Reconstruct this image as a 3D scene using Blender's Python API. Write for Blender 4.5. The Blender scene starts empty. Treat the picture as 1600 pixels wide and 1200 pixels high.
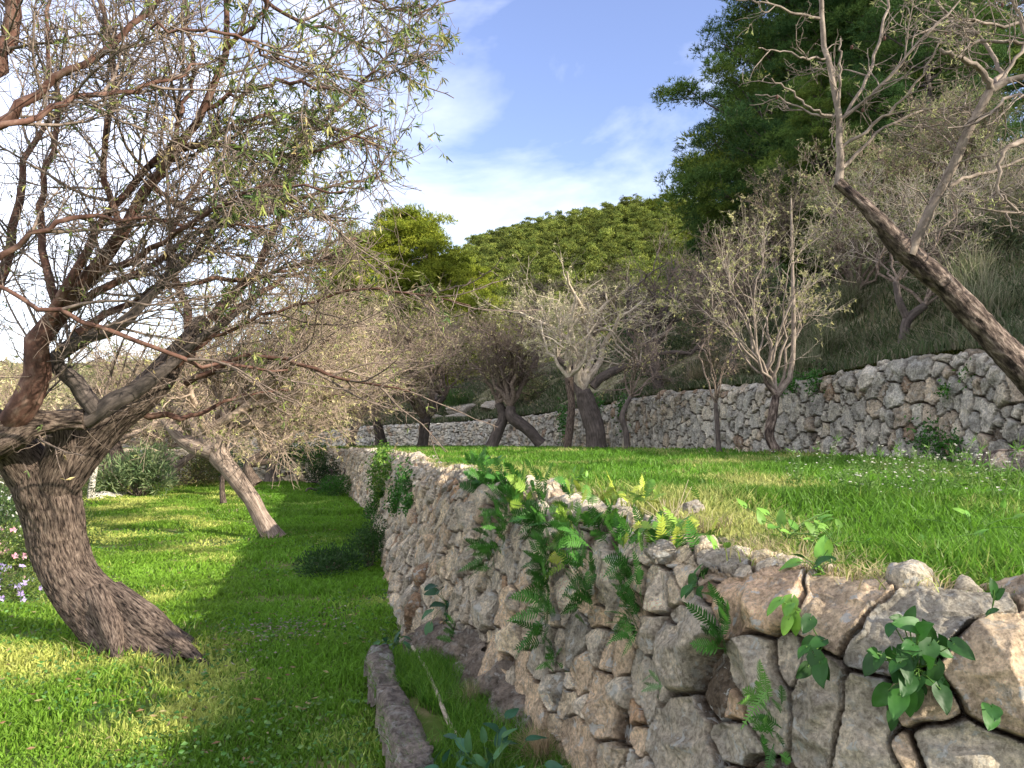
import bpy, math, random
import numpy as np
from mathutils import Vector
PI = math.pi
rng = np.random.default_rng(7)
random.seed(7)
scene = bpy.context.scene
col = scene.collection

# ------------------------------------------------------------------ camera, sky, sun
FPX = 1186.0; YH = 685.0; CZ = 1.55
PITCH = math.atan((YH - 600) / FPX)
cd = bpy.data.cameras.new('camera'); cam = bpy.data.objects.new('camera', cd); col.objects.link(cam)
cam.location = (0, 0, CZ); cam.rotation_euler = (PI / 2 + PITCH, 0, 0)
cd.sensor_width = 36; cd.lens = 36 * FPX / 1600; cd.clip_start = 0.05; cd.clip_end = 5000
scene.camera = cam
SUN_EL = math.radians(22.5); SUN_DIR = np.array([0.88, -0.475])      # horizontal direction towards the sun
world = bpy.data.worlds.new('World'); scene.world = world; world.use_nodes = True
wn = world.node_tree; wn.nodes.clear()
def N(t, ty, **kw):
    n = t.nodes.new(ty)
    for k, v in kw.items():
        if k == 'inp':
            for kk, vv in v.items(): n.inputs[kk].default_value = vv
        else: setattr(n, k, v)
    return n
wo = N(wn, 'ShaderNodeOutputWorld'); bg = N(wn, 'ShaderNodeBackground', inp={'Strength': 0.12})
sky = N(wn, 'ShaderNodeTexSky', sky_type='NISHITA', sun_disc=False)
sky.sun_elevation = SUN_EL; sky.sun_rotation = math.atan2(SUN_DIR[0], SUN_DIR[1])
sky.air_density = 1.25; sky.dust_density = 0.6; sky.ozone_density = 3.5
hs = N(wn, 'ShaderNodeHueSaturation', inp={'Hue': 0.522, 'Saturation': 0.98, 'Value': 1.25})
tc = N(wn, 'ShaderNodeTexCoord')
mp = N(wn, 'ShaderNodeMapping'); mp.inputs['Scale'].default_value = (1.6, 1.6, 3.4); mp.inputs['Rotation'].default_value = (0.0, 0.5, 0.3)
nz = N(wn, 'ShaderNodeTexNoise', inp={'Scale': 2.1, 'Detail': 6.0, 'Roughness': 0.56, 'Distortion': 0.35})
sx = N(wn, 'ShaderNodeSeparateXYZ')
m1 = N(wn, 'ShaderNodeMapRange', inp={'From Min': -0.02, 'From Max': -0.5, 'To Min': 0.0, 'To Max': 0.30})
m2 = N(wn, 'ShaderNodeMapRange', inp={'From Min': 0.50, 'From Max': 0.10, 'To Min': -0.05, 'To Max': 0.09})
fill_cloud = N(wn, 'ShaderNodeMapRange', inp={'From Min': 0.45, 'From Max': -0.25, 'To Min': 0.0, 'To Max': 0.34}); ad3 = N(wn, 'ShaderNodeMath', operation='ADD')  # brighter cloud added out of view beside and behind the camera, lifts the shade
ad = N(wn, 'ShaderNodeMath', operation='ADD'); ad2 = N(wn, 'ShaderNodeMath', operation='ADD')
cr = N(wn, 'ShaderNodeMapRange', inp={'From Min': 0.44, 'From Max': 0.95, 'To Min': 0.02, 'To Max': 0.85})
mx = N(wn, 'ShaderNodeMix', data_type='RGBA'); mx.inputs['B'].default_value = (8.2, 8.3, 8.9, 1)
L = wn.links.new
L(sky.outputs[0], hs.inputs['Color']); L(tc.outputs['Generated'], mp.inputs[0]); L(mp.outputs[0], nz.inputs['Vector'])
L(tc.outputs['Generated'], sx.inputs[0]); L(sx.outputs['X'], m1.inputs[0]); L(sx.outputs['Z'], m2.inputs[0])
L(nz.outputs['Fac'], ad.inputs[0]); L(m1.outputs[0], ad.inputs[1]); L(ad.outputs[0], ad2.inputs[0]); L(m2.outputs[0], ad2.inputs[1])
L(sx.outputs['Y'], fill_cloud.inputs[0]); L(ad2.outputs[0], ad3.inputs[0]); L(fill_cloud.outputs[0], ad3.inputs[1]); L(ad3.outputs[0], cr.inputs[0]); L(cr.outputs[0], mx.inputs['Factor']); L(hs.outputs[0], mx.inputs['A'])
L(mx.outputs['Result'], bg.inputs['Color']); L(bg.outputs[0], wo.inputs[0])
sd = bpy.data.lights.new('sun', 'SUN'); sd.energy = 5.0; sd.angle = math.radians(0.6); sd.color = (1.0, 0.92, 0.76)
so = bpy.data.objects.new('sun', sd); col.objects.link(so)
sv = Vector((SUN_DIR[0] * math.cos(SUN_EL), SUN_DIR[1] * math.cos(SUN_EL), math.sin(SUN_EL)))
so.rotation_euler = sv.to_track_quat('Z', 'Y').to_euler()
scene.view_settings.view_transform = 'Standard'; scene.view_settings.look = 'None'
scene.view_settings.exposure = 1.05; scene.view_settings.gamma = 1.0
scene.render.engine = 'CYCLES'
scene.cycles.max_bounces = 5; scene.cycles.transparent_max_bounces = 4

# ------------------------------------------------------------------ helpers
cp, sp = math.cos(PITCH), math.sin(PITCH)
def at(px, py, Y):
    """world point seen at photo pixel (px,py) at world depth Y"""
    a = (px - 800) / FPX; b = (600 - py) / FPX
    d = np.array([a, cp - b * sp, sp + b * cp]); d = d * (Y / d[1])
    return np.array([d[0], d[1], d[2] + CZ])
def proj(p):
    p = np.asarray(p, float); y = p[..., 1]; z = p[..., 2] - CZ
    f = y * cp + z * sp; u = -y * sp + z * cp
    f = np.where(f < 0.05, 0.05, f)
    return np.stack([800 + FPX * p[..., 0] / f, 600 - FPX * u / f, f], -1)
def nrm(v): return v / (np.linalg.norm(v, axis=-1, keepdims=True) + 1e-9)
def sm(a, b, x): t = np.clip((np.asarray(x, float) - a) / (b - a), 0, 1); return t * t * (3 - 2 * t)
def _h(ix, iy, iz, s):
    h = (ix.astype(np.uint32) * np.uint32(374761393)) ^ (iy.astype(np.uint32) * np.uint32(668265263)) ^ (iz.astype(np.uint32) * np.uint32(2147483647 - 13)) ^ np.uint32(s * 977 + 11)
    h = (h ^ (h >> np.uint32(13))) * np.uint32(1274126177); h = h ^ (h >> np.uint32(16))
    h = h * np.uint32(2246822519); h = h ^ (h >> np.uint32(15))
    return (h & np.uint32(0xFFFFFF)).astype(float) / 0xFFFFFF
def vn(p, s=0):
    p = np.asarray(p, float); i = np.floor(p).astype(np.int64); f = p - i; f = f * f * (3 - 2 * f); r = 0
    for dx in (0, 1):
        for dy in (0, 1):
            for dz in (0, 1):
                w = (f[..., 0] if dx else 1 - f[..., 0]) * (f[..., 1] if dy else 1 - f[..., 1]) * (f[..., 2] if dz else 1 - f[..., 2])
                r = r + w * _h(i[..., 0] + dx, i[..., 1] + dy, i[..., 2] + dz, s)
    return r * 2 - 1
def fbm(p, o=4, s=0, g=0.5):
    r = 0; a = 1; p = np.asarray(p, float)
    for k in range(o): r = r + a * vn(p * 2 ** k + 13.7 * k, s + k); a *= g
    return r
def v3(x, y, z=0.0):
    x = np.asarray(x, float); return np.stack([x, np.broadcast_to(y, x.shape), np.broadcast_to(z, x.shape)], -1)
def spline(ctrl, n):
    c = np.asarray(ctrl, float); m = len(c)
    d = np.r_[0, np.cumsum(np.linalg.norm(np.diff(c[:, :3], axis=0), axis=1) + 1e-6)]; t = np.linspace(0, d[-1], n)
    ce = np.vstack([2 * c[0] - c[1], c, 2 * c[-1] - c[-2]]); i = np.clip(np.searchsorted(d, t, side='right') - 1, 0, m - 2)
    u = ((t - d[i]) / (d[i + 1] - d[i]))[:, None]
    p0, p1, p2, p3 = ce[i], ce[i + 1], ce[i + 2], ce[i + 3]
    return 0.5 * ((2 * p1) + (-p0 + p2) * u + (2 * p0 - 5 * p1 + 4 * p2 - p3) * u ** 2 + (-p0 + 3 * p1 - 3 * p2 + p3) * u ** 3)

def empty(name, loc, label, cat, group=None):
    o = bpy.data.objects.new(name, None); col.objects.link(o); o.location = [float(q) for q in loc]; o.empty_display_size = 0.1
    tag(o, label, cat, group); return o
def tag(o, label=None, cat=None, group=None, kind=None):
    if label: o['label'] = label
    if cat: o['category'] = cat
    if group: o['group'] = group
    if kind: o['kind'] = kind
    return o
def mk(name, V, F, mat, parent=None, c=None, bc=None, smooth=True, origin=None):
    V = np.asarray(V, float)
    if parent is not None: V = V - np.array(parent.location)
    elif origin is not None: V = V - np.asarray(origin)
    me = bpy.data.meshes.new(name); F = [np.asarray(f) for f in (F if isinstance(F, list) else [F]) if len(f)]
    me.vertices.add(len(V)); me.vertices.foreach_set('co', V.astype(np.float32).ravel())
    li = np.concatenate([f.ravel() for f in F]); tot = np.concatenate([np.full(len(f), f.shape[1]) for f in F])
    me.loops.add(len(li)); me.loops.foreach_set('vertex_index', li.astype(np.int32))
    me.polygons.add(len(tot)); me.polygons.foreach_set('loop_start', np.r_[0, np.cumsum(tot)[:-1]].astype(np.int32))
    me.polygons.foreach_set('loop_total', tot.astype(np.int32))
    me.polygons.foreach_set('use_smooth', np.full(len(tot), smooth))
    if c is not None:
        c = np.broadcast_to(np.asarray(c, float), (len(V), 3)); a = me.attributes.new('Col', 'FLOAT_COLOR', 'POINT')
        a.data.foreach_set('color', np.c_[c, np.ones(len(V))].astype(np.float32).ravel())
    if bc is not None:
        a = me.attributes.new('bc', 'FLOAT_VECTOR', 'POINT'); a.data.foreach_set('vector', np.asarray(bc, np.float32).ravel())
    me.update(calc_edges=True); me.validate()
    me.materials.append(mat)
    o = bpy.data.objects.new(name, me); col.objects.link(o)
    if parent is not None: o.parent = parent
    elif origin is not None: o.location = [float(q) for q in origin]
    return o
def cat_(parts):
    """join list of (V, F, extra...) with F list-of-arrays"""
    Vs, Fs, Es, n = [], {}, [], 0
    for q in parts:
        V, F = q[0], q[1]
        for f in (F if isinstance(F, list) else [F]):
            f = np.asarray(f)
            if len(f): Fs.setdefault(f.shape[1], []).append(f + n)
        Vs.append(V); n += len(V)
        if len(q) > 2: Es.append(np.broadcast_to(q[2], (len(V), 3)))
    return np.concatenate(Vs), [np.concatenate(f) for f in Fs.values()], (np.concatenate(Es) if Es else None)
def grid_faces(nu, nv, closed=False):
    i = np.arange(nu - 1)[:, None] * nv; j = np.arange(nv if closed else nv - 1)[None, :]; j2 = (j + 1) % nv if closed else j + 1
    return np.stack([i + j, i + j2, i + nv + j2, i + nv + j], -1).reshape(-1, 4)

# ------------------------------------------------------------------ materials
def newmat(name):
    m = bpy.data.materials.new(name); m.use_nodes = True; t = m.node_tree; t.nodes.clear()
    return m, t, N(t, 'ShaderNodeOutputMaterial')
def leafmat(name, trans=0.35, rough=0.5, spec=0.3):
    m, t, o = newmat(name); a = N(t, 'ShaderNodeAttribute', attribute_name='Col')
    p = N(t, 'ShaderNodeBsdfPrincipled', inp={'Roughness': rough, 'Specular IOR Level': spec}); tr = N(t, 'ShaderNodeBsdfTranslucent')
    g = N(t, 'ShaderNodeNewGeometry'); nz = N(t, 'ShaderNodeTexNoise', inp={'Scale': 35.0, 'Detail': 2.0}); mr = N(t, 'ShaderNodeMapRange', inp={'To Min': 0.7, 'To Max': 1.3})
    mu = N(t, 'ShaderNodeVectorMath', operation='SCALE')
    mix = N(t, 'ShaderNodeMixShader', inp={'Fac': trans}); l = t.links.new
    l(g.outputs['Position'], nz.inputs['Vector']); l(nz.outputs['Fac'], mr.inputs[0]); l(a.outputs['Color'], mu.inputs[0]); l(mr.outputs[0], mu.inputs['Scale'])
    l(mu.outputs[0], p.inputs['Base Color']); l(mu.outputs[0], tr.inputs[0]); l(p.outputs[0], mix.inputs[1]); l(tr.outputs[0], mix.inputs[2]); l(mix.outputs[0], o.inputs[0])
    return m
M_leaf = leafmat('foliage'); M_grass = leafmat('grass_blades', 0.5, 0.5, 0.25); M_needle = leafmat('needles', 0.2, 0.7, 0.1)
M_gloss = leafmat('glossy_leaves', 0.25, 0.5, 0.3)
def ramp(t, stops):
    r = N(t, 'ShaderNodeValToRGB'); e = r.color_ramp.elements
    while len(e) < len(stops): e.new(0.5)
    for q, (p, c) in zip(e, stops): q.position = p; q.color = (*c, 1)
    return r
def barkmat(name, stops, sc=(26, 26, 4), bump=0.6, blotch=0.5, dist=0.02):
    m, t, o = newmat(name); l = t.links.new
    a = N(t, 'ShaderNodeAttribute', attribute_name='bc'); mp = N(t, 'ShaderNodeMapping'); mp.inputs['Scale'].default_value = sc
    n1 = N(t, 'ShaderNodeTexNoise', inp={'Scale': 1.0, 'Detail': 7.0, 'Roughness': 0.65, 'Distortion': 0.15}); n2 = N(t, 'ShaderNodeTexNoise', inp={'Scale': 7.0, 'Detail': 4.0})
    r = ramp(t, stops); mx = N(t, 'ShaderNodeMix', data_type='RGBA', blend_type='MULTIPLY'); mx.inputs['Factor'].default_value = blotch
    r2 = ramp(t, [(0.35, (0.45, 0.42, 0.40)), (0.6, (1.15, 1.1, 1.08))])
    b = N(t, 'ShaderNodeBump', inp={'Strength': bump, 'Distance': dist}); p = N(t, 'ShaderNodeBsdfPrincipled', inp={'Roughness': 0.85, 'Specular IOR Level': 0.15})
    l(a.outputs['Vector'], mp.inputs[0]); l(mp.outputs[0], n1.inputs['Vector']); l(a.outputs['Vector'], n2.inputs['Vector'])
    l(n1.outputs['Fac'], r.inputs[0]); l(n2.outputs['Fac'], r2.inputs[0]); l(r.outputs[0], mx.inputs['A']); l(r2.outputs[0], mx.inputs['B'])
    l(mx.outputs['Result'], p.inputs['Base Color']); l(n1.outputs['Fac'], b.inputs['Height']); l(b.outputs[0], p.inputs['Normal']); l(p.outputs[0], o.inputs[0])
    return m
M_bark = barkmat('furrowed_bark', [(0.38, (0.012, 0.009, 0.008)), (0.47, (0.09, 0.066, 0.054)), (0.62, (0.20, 0.155, 0.125)), (0.75, (0.36, 0.29, 0.24))], sc=(80, 80, 12), bump=1.0, dist=0.02)
M_red = barkmat('smooth_red_bark', [(0.3, (0.045, 0.028, 0.024)), (0.5, (0.125, 0.066, 0.05)), (0.8, (0.32, 0.225, 0.18))], sc=(14, 14, 9), bump=0.35, dist=0.01)
M_twig = barkmat('twig_bark', [(0.3, (0.06, 0.047, 0.04)), (0.7, (0.32, 0.25, 0.205))], sc=(20, 20, 20), bump=0.1)
M_beige = barkmat('beige_twig_bark', [(0.3, (0.20, 0.145, 0.11)), (0.7, (0.50, 0.40, 0.31))], sc=(20, 20, 20), bump=0.1)
M_pale = barkmat('pale_grey_bark', [(0.3, (0.23, 0.185, 0.14)), (0.7, (0.62, 0.545, 0.44))], sc=(20, 20, 9), bump=0.3)
M_tan = barkmat('smooth_tan_bark', [(0.34, (0.07, 0.052, 0.042)), (0.48, (0.24, 0.185, 0.15)), (0.7, (0.44, 0.36, 0.30))], sc=(40, 40, 4), bump=0.6)
M_grey = barkmat('grey_limb_bark', [(0.3, (0.09, 0.07, 0.058)), (0.7, (0.36, 0.30, 0.25))], sc=(20, 20, 9), bump=0.4)
M_dark = barkmat('dark_bark', [(0.3, (0.045, 0.038, 0.036)), (0.7, (0.17, 0.14, 0.125))], sc=(30, 30, 5), bump=0.6)
M_flaky = barkmat('flaking_bark', [(0.40, (0.03, 0.022, 0.02)), (0.52, (0.13, 0.098, 0.082)), (0.66, (0.36, 0.29, 0.245))], sc=(20, 20, 7), bump=1.0, blotch=0.6, dist=0.035)
def stonemat(name, sc=1.0, lich=0.5):
    m, t, o = newmat(name); l = t.links.new
    a = N(t, 'ShaderNodeAttribute', attribute_name='Col'); g = N(t, 'ShaderNodeNewGeometry')
    n1 = N(t, 'ShaderNodeTexNoise', inp={'Scale': 9 * sc, 'Detail': 8.0, 'Roughness': 0.62}); n2 = N(t, 'ShaderNodeTexNoise', inp={'Scale': 60 * sc, 'Detail': 5.0, 'Roughness': 0.7})
    n3 = N(t, 'ShaderNodeTexNoise', inp={'Scale': 14 * sc, 'Detail': 6.0, 'Roughness': 0.62, 'Distortion': 0.5}); n4 = N(t, 'ShaderNodeTexNoise', inp={'Scale': 22 * sc, 'Detail': 10.0, 'Roughness': 0.75})
    r1 = ramp(t, [(0.3, (0.48, 0.48, 0.49)), (0.5, (0.95, 0.94, 0.92)), (0.7, (1.38, 1.33, 1.24))]); r2 = ramp(t, [(0.36, (0.62, 0.60, 0.58)), (0.5, (1.04, 1.03, 1.01)), (0.64, (1.42, 1.41, 1.38))])
    r3 = ramp(t, [(0.60, (0, 0, 0)), (0.615, (lich,) * 3)]); r5 = ramp(t, [(0.53, (0, 0, 0)), (0.60, (0.5,) * 3)])
    x1 = N(t, 'ShaderNodeMix', data_type='RGBA', blend_type='MULTIPLY'); x2 = N(t, 'ShaderNodeMix', data_type='RGBA', blend_type='MULTIPLY'); x3 = N(t, 'ShaderNodeMix', data_type='RGBA'); x4 = N(t, 'ShaderNodeMix', data_type='RGBA')
    x1.inputs['Factor'].default_value = 1; x2.inputs['Factor'].default_value = 1; x3.inputs['B'].default_value = (0.60, 0.60, 0.57, 1); x4.inputs['B'].default_value = (0.42, 0.42, 0.39, 1)
    for n in (n1, n2, n3, n4): l(g.outputs['Position'], n.inputs['Vector'])
    l(n1.outputs['Fac'], r1.inputs[0]); l(n2.outputs['Fac'], r2.inputs[0]); l(n3.outputs['Fac'], r3.inputs[0]); l(n4.outputs['Fac'], r5.inputs[0])
    l(a.outputs['Color'], x1.inputs['A']); l(r1.outputs[0], x1.inputs['B']); l(x1.outputs['Result'], x2.inputs['A']); l(r2.outputs[0], x2.inputs['B'])
    l(x2.outputs['Result'], x4.inputs['A']); l(r5.outputs[0], x4.inputs['Factor']); l(x4.outputs['Result'], x3.inputs['A']); l(r3.outputs[0], x3.inputs['Factor'])
    b = N(t, 'ShaderNodeBump', inp={'Strength': 1.0, 'Distance': 0.022 / sc}); b2 = N(t, 'ShaderNodeBump', inp={'Strength': 1.0, 'Distance': 0.06 / sc})
    p = N(t, 'ShaderNodeBsdfPrincipled', inp={'Roughness': 0.92, 'Specular IOR Level': 0.12})
    l(n4.outputs['Fac'], b2.inputs['Height']); l(b2.outputs[0], b.inputs['Normal']); l(n2.outputs['Fac'], b.inputs['Height']); l(b.outputs[0], p.inputs['Normal']); l(x3.outputs['Result'], p.inputs['Base Color']); l(p.outputs[0], o.inputs[0])
    return m
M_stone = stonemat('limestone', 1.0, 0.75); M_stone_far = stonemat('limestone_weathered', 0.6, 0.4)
def soilmat(name, stops, sc=3.0, bump=0.5):
    m, t, o = newmat(name); l = t.links.new; g = N(t, 'ShaderNodeNewGeometry')
    n1 = N(t, 'ShaderNodeTexNoise', inp={'Scale': sc, 'Detail': 8.0, 'Roughness': 0.65}); r = ramp(t, stops)
    b = N(t, 'ShaderNodeBump', inp={'Strength': bump, 'Distance': 0.05}); p = N(t, 'ShaderNodeBsdfPrincipled', inp={'Roughness': 0.95, 'Specular IOR Level': 0.05})
    l(g.outputs['Position'], n1.inputs['Vector']); l(n1.outputs['Fac'], r.inputs[0]); l(r.outputs[0], p.inputs['Base Color']); l(n1.outputs['Fac'], b.inputs['Height']); l(b.outputs[0], p.inputs['Normal']); l(p.outputs[0], o.inputs[0])
    return m
M_turf = soilmat('turf_soil', [(0.3, (0.04, 0.08, 0.014)), (0.52, (0.09, 0.13, 0.03)), (0.68, (0.22, 0.18, 0.10))])
M_bank = soilmat('dry_bank', [(0.3, (0.06, 0.065, 0.03)), (0.5, (0.13, 0.12, 0.065)), (0.7, (0.30, 0.27, 0.19))], 1.6)
M_hill = soilmat('forest_floor', [(0.3, (0.03, 0.045, 0.015)), (0.7, (0.08, 0.085, 0.03))], 0.2)
M_scrub = soilmat('scrub_hillside', [(0.3, (0.13, 0.13, 0.07)), (0.5, (0.24, 0.215, 0.13)), (0.7, (0.40, 0.35, 0.25))], 0.06)
M_earth = soilmat('red_earth', [(0.3, (0.10, 0.055, 0.035)), (0.6, (0.24, 0.15, 0.10)), (0.8, (0.4, 0.30, 0.22))], 9)

# ------------------------------------------------------------------ terrace walls as curves
UPY = np.array([-20, 1, 2, 3.2, 4, 6.2, 9, 12.7, 17.5, 22, 29, 38, 50, 80]); UPZ = np.array([1.08, 1.11, 1.13, 1.15, 1.18, 1.24, 1.23, 1.26, 1.26, 1.22, 1.2, 1.07, 0.9, 0.8])
def upz(x, y): return np.interp(y, UPY, UPZ) + 0.018 * fbm(v3(x * 0.9, np.asarray(y) * 0.9), 3, 5)
# lower wall : base x,y,z, top x,y,z
LW = [(5.5, -1.2, 0, 5.7, -0.9, 1.10), (3.0, 0.5, 0, 3.15, 0.74, 1.12), (1.85, 1.22, 0, 2.0, 1.45, 1.13), (1.2, 1.6, 0, 1.34, 1.86, 1.13), (0.88, 1.78, 0, 1.0, 2.02, 1.13), (0.55, 2.2, 0, 0.74, 2.44, 1.14), (0.33, 2.95, 0, 0.53, 3.16, 1.15),
      (0.02, 3.9, 0, 0.28, 4.05, 1.18), (-0.42, 4.95, 0, -0.03, 5.1, 1.215), (-0.84, 6.1, 0, -0.37, 6.2, 1.25), (-1.5, 9.1, 0, -1.17, 9.25, 1.25), (-2.2, 12.6, 0, -1.92, 12.75, 1.26), (-3.4, 17.4, 0, -3.15, 17.5, 1.25), (-4.8, 22, 0, -4.6, 22.2, 1.22),
      (-6.2, 26, 0, -6.05, 26.2, 1.19), (-8.2, 27.3, 0, -8.2, 27.6, 1.17), (-12, 28, 0, -12, 28.2, 1.15), (-22, 30, 0, -22, 30.3, 1.1)]
UW = [(9.5, -4, 1.1, 9.7, -4, 2.5), (7.2, 1, 1.1, 7.4, 1, 2.5), (6.0, 5.2, 1.14, 6.2, 5.3, 2.47), (5.6, 8.3, 1.16, 5.78, 8.4, 2.50), (5.55, 9.5, 1.18, 5.72, 9.6, 2.62), (5.42, 10.8, 1.20, 5.58, 10.9, 2.66), (4.82, 14.4, 1.24, 4.98, 14.5, 2.58), (3.8, 19, 1.24, 3.95, 19.1, 2.68),
      (1.45, 29, 1.2, 1.55, 29.2, 2.54), (-3.2, 38, 1.07, -3.1, 38.3, 2.35), (-8.9, 44, 0.98, -8.9, 44.3, 2.2), (-14.3, 49, 0.9, -14.3, 49.3, 1.9), (-30, 54, 0.85, -30, 54.3, 1.9)]
class Wall:
    def __init__(s, ctrl, res, over, nv, nover, r0, r1, manual=(), seed=3, joint=0.007):
        s.joint = joint
        r = np.random.default_rng(seed)
        fine = spline(ctrl, 4000); mid = (fine[:, :3] + fine[:, 3:]) / 2
        arc = np.r_[0, np.cumsum(np.linalg.norm(np.diff(mid, axis=0), axis=1))]
        dist = np.maximum(np.linalg.norm(mid[:, :2], axis=1), 1.2)
        dens = np.r_[0, np.cumsum(np.diff(arc) / (res * dist[1:]))]
        nu = int(dens[-1]) + 2; tt = np.linspace(0, dens[-1], nu); a = np.interp(tt, dens, arc)
        C = np.stack([np.interp(a, arc, fine[:, k]) for k in range(6)], -1)
        s.arc, s.fine = arc, fine
        B, T = C[:, :3], C[:, 3:]; H = np.linalg.norm(T - B, axis=1)
        tan = nrm(np.gradient(mid, axis=0)); tan = np.stack([np.interp(a, arc, tan[:, k]) for k in range(3)], -1); tan[:, 2] = 0; tan = nrm(tan)
        inn = np.stack([tan[:, 1], -tan[:, 0], np.zeros(nu)], -1)          # towards the hill
        vs = np.r_[np.linspace(-0.05, 1, nv), 1 + over / 1.2 * np.linspace(0, 1, nover + 1)[1:]]
        P = np.empty((nu, len(vs), 3)); up = nrm(T - B); out = nrm(np.cross(up, tan)); out *= np.sign(-(out * inn).sum(1))[:, None]
        Nn = np.empty_like(P)
        for j, v in enumerate(vs):
            if v <= 1: P[:, j] = B + (T - B) * v
            else: P[:, j] = T + inn * (v - 1) * 1.2 - np.array([0, 0, 0.25]) * ((v - 1) * 1.2) ** 1.5
            k = sm(0.90, 1.10, v); Nn[:, j] = nrm(out * (1 - k) + np.array([0, 0, 1.0]) * k)
        rc = 0.07 * np.exp(-((vs - 1) / 0.06) ** 2); P -= (Nn * rc[None, :, None])       # round the arris
        S = np.broadcast_to(a[:, None], P.shape[:2]); Vv = np.broadcast_to(vs[None, :] * 1.2, P.shape[:2])
        s.P, s.N, s.S, s.V = P, Nn, S, Vv; s.pj = proj(P)
        # stones : segments in (s,v) space with a radius, id, colour
        st = []
        for (x1, y1, x2, y2, rp, c) in manual:
            i1 = s.pick(x1, y1); i2 = s.pick(x2, y2); d = s.pj[i1][2]
            st.append([S[i1], Vv[i1], S[i2], Vv[i2], rp * d / FPX, c])
        cell = {}
        def near(x, y, rr):
            gx, gy = int(x // 0.4), int(y // 0.4)
            for u in (-1, 0, 1):
                for w in (-1, 0, 1):
                    for q in cell.get((gx + u, gy + w), ()):
                        if abs(q[0] - x) < 0.8 and abs(q[1] - y) < 0.8 and seg_d(x, y, q) - q[4] < rr: return True
            return False
        def seg_d(x, y, q):
            dx, dy = q[2] - q[0], q[3] - q[1]; l2 = dx * dx + dy * dy + 1e-9; t = max(0, min(1, ((x - q[0]) * dx + (y - q[1]) * dy) / l2))
            return math.hypot(x - q[0] - t * dx, y - q[1] - t * dy)
        def add(q):
            for w in {(int(q[0] // 0.4), int(q[1] // 0.4)), (int(q[2] // 0.4), int(q[3] // 0.4)), (int((q[0] + q[2]) / 2 // 0.4), int((q[1] + q[3]) / 2 // 0.4))}: cell.setdefault(w, []).append(q)
        for q in st: add(q)
        vmax = vs[-1] * 1.2
        for rr, tries in ((r1, 9), (r1 * 0.75, 30), ((r0 + r1) / 2, 60), (r0, 200)):
            for k in range(int(arc[-1] * tries)):
                x = r.uniform(a[0], a[-1]); y = r.uniform(-0.05, vmax); ss = rr * r.uniform(0.85, 1.2)
                if near(x, y, ss * 0.98): continue
                an = r.normal(0, 0.5) + (PI / 2 if r.random() < 0.35 else 0); l = ss * r.uniform(0.1, 0.7)
                q = [x - math.cos(an) * l, y - math.sin(an) * l, x + math.cos(an) * l, y + math.sin(an) * l, ss * 0.62, None]
                st.append(q); add(q)
        s.st = st; Q = np.array([q[:5] for q in st]); n = len(st)
        base = np.array([[0.58, 0.54, 0.47], [0.64, 0.59, 0.51], [0.49, 0.46, 0.41], [0.65, 0.58, 0.47], [0.60, 0.50, 0.39], [0.56, 0.53, 0.47]])
        cc = base[r.integers(0, len(base), n)] * r.uniform(0.85, 1.25, (n, 1))
        for k, q in enumerate(st):
            if q[5] is not None: cc[k] = q[5]
            elif r.random() < 0.05: cc[k] = np.array([0.44, 0.32, 0.23]) * r.uniform(0.8, 1.15)
        tilt = r.normal(0, 0.20, (n, 2)); off = r.normal(0.0, 0.024, n) + np.clip(Q[:, 4], 0, .12) * 0.10; rnd = r.uniform(0, 100, n); gpl = r.normal(0, 0.40, (n, 4, 3))
        D = np.zeros(P.shape[:2]); Cc = np.zeros(P.shape); 
        wp = v3(S * 5, Vv * 5); wx = S + 0.022 * vn(wp, 1) + 0.010 * vn(wp * 3.3, 4); wy = Vv + 0.022 * vn(wp, 2) + 0.010 * vn(wp * 3.3, 5)
        blk = 24
        for b in range(0, nu, blk):
            sl = slice(b, min(b + blk, nu)); s0, s1 = a[sl][0], a[sl][-1]
            ok = (np.minimum(Q[:, 0], Q[:, 2]) < s1 + 0.45) & (np.maximum(Q[:, 0], Q[:, 2]) > s0 - 0.45); idx = np.nonzero(ok)[0]; q = Q[idx]
            x = wx[sl].ravel(); y = wy[sl].ravel()
            dx, dy = q[:, 2] - q[:, 0], q[:, 3] - q[:, 1]; l2 = dx * dx + dy * dy + 1e-9
            t = np.clip(((x[:, None] - q[:, 0]) * dx + (y[:, None] - q[:, 1]) * dy) / l2, 0, 1)
            d = np.hypot(x[:, None] - q[:, 0] - t * dx, y[:, None] - q[:, 1] - t * dy) - q[:, 4]
            two = np.argpartition(d, 1, axis=1)[:, :2]; dd = np.take_along_axis(d, two, 1); sw = dd[:, 0] > dd[:, 1]
            i0 = np.where(sw, two[:, 1], two[:, 0]); F1 = dd.min(1); F2 = dd.max(1); e = (F2 - F1) / 2; g = idx[i0]
            cx = (Q[g, 0] + Q[g, 2]) / 2; cy = (Q[g, 1] + Q[g, 3]) / 2
            w = 0.016 + 0.085 * np.clip(Q[g, 4], 0, 0.12); ee = np.clip((e - s.joint) / w, 0, 1)
            h = (0.040 + 0.34 * np.clip(Q[g, 4], 0, .12)) * np.sqrt(np.clip(1 - (1 - ee) ** 2, 0, 1))
            pl = tilt[g, 0] * (x - cx) + tilt[g, 1] * (y - cy)
            # chipped facets
            fx = v3((x - cx) * 9 + rnd[g], (y - cy) * 9 + rnd[g] * 2, rnd[g]); fac = np.abs(vn(fx, 3)) * 0.016 + np.abs(vn(fx * 2.3, 8)) * 0.010 + np.abs(vn(fx * 5.1, 18)) * 0.006
            xl, yl = x - cx, y - cy; h = h + (off[g] + pl).clip(-0.045, 0.06) * np.clip(ee * 1.4, 0, 1)
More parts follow.
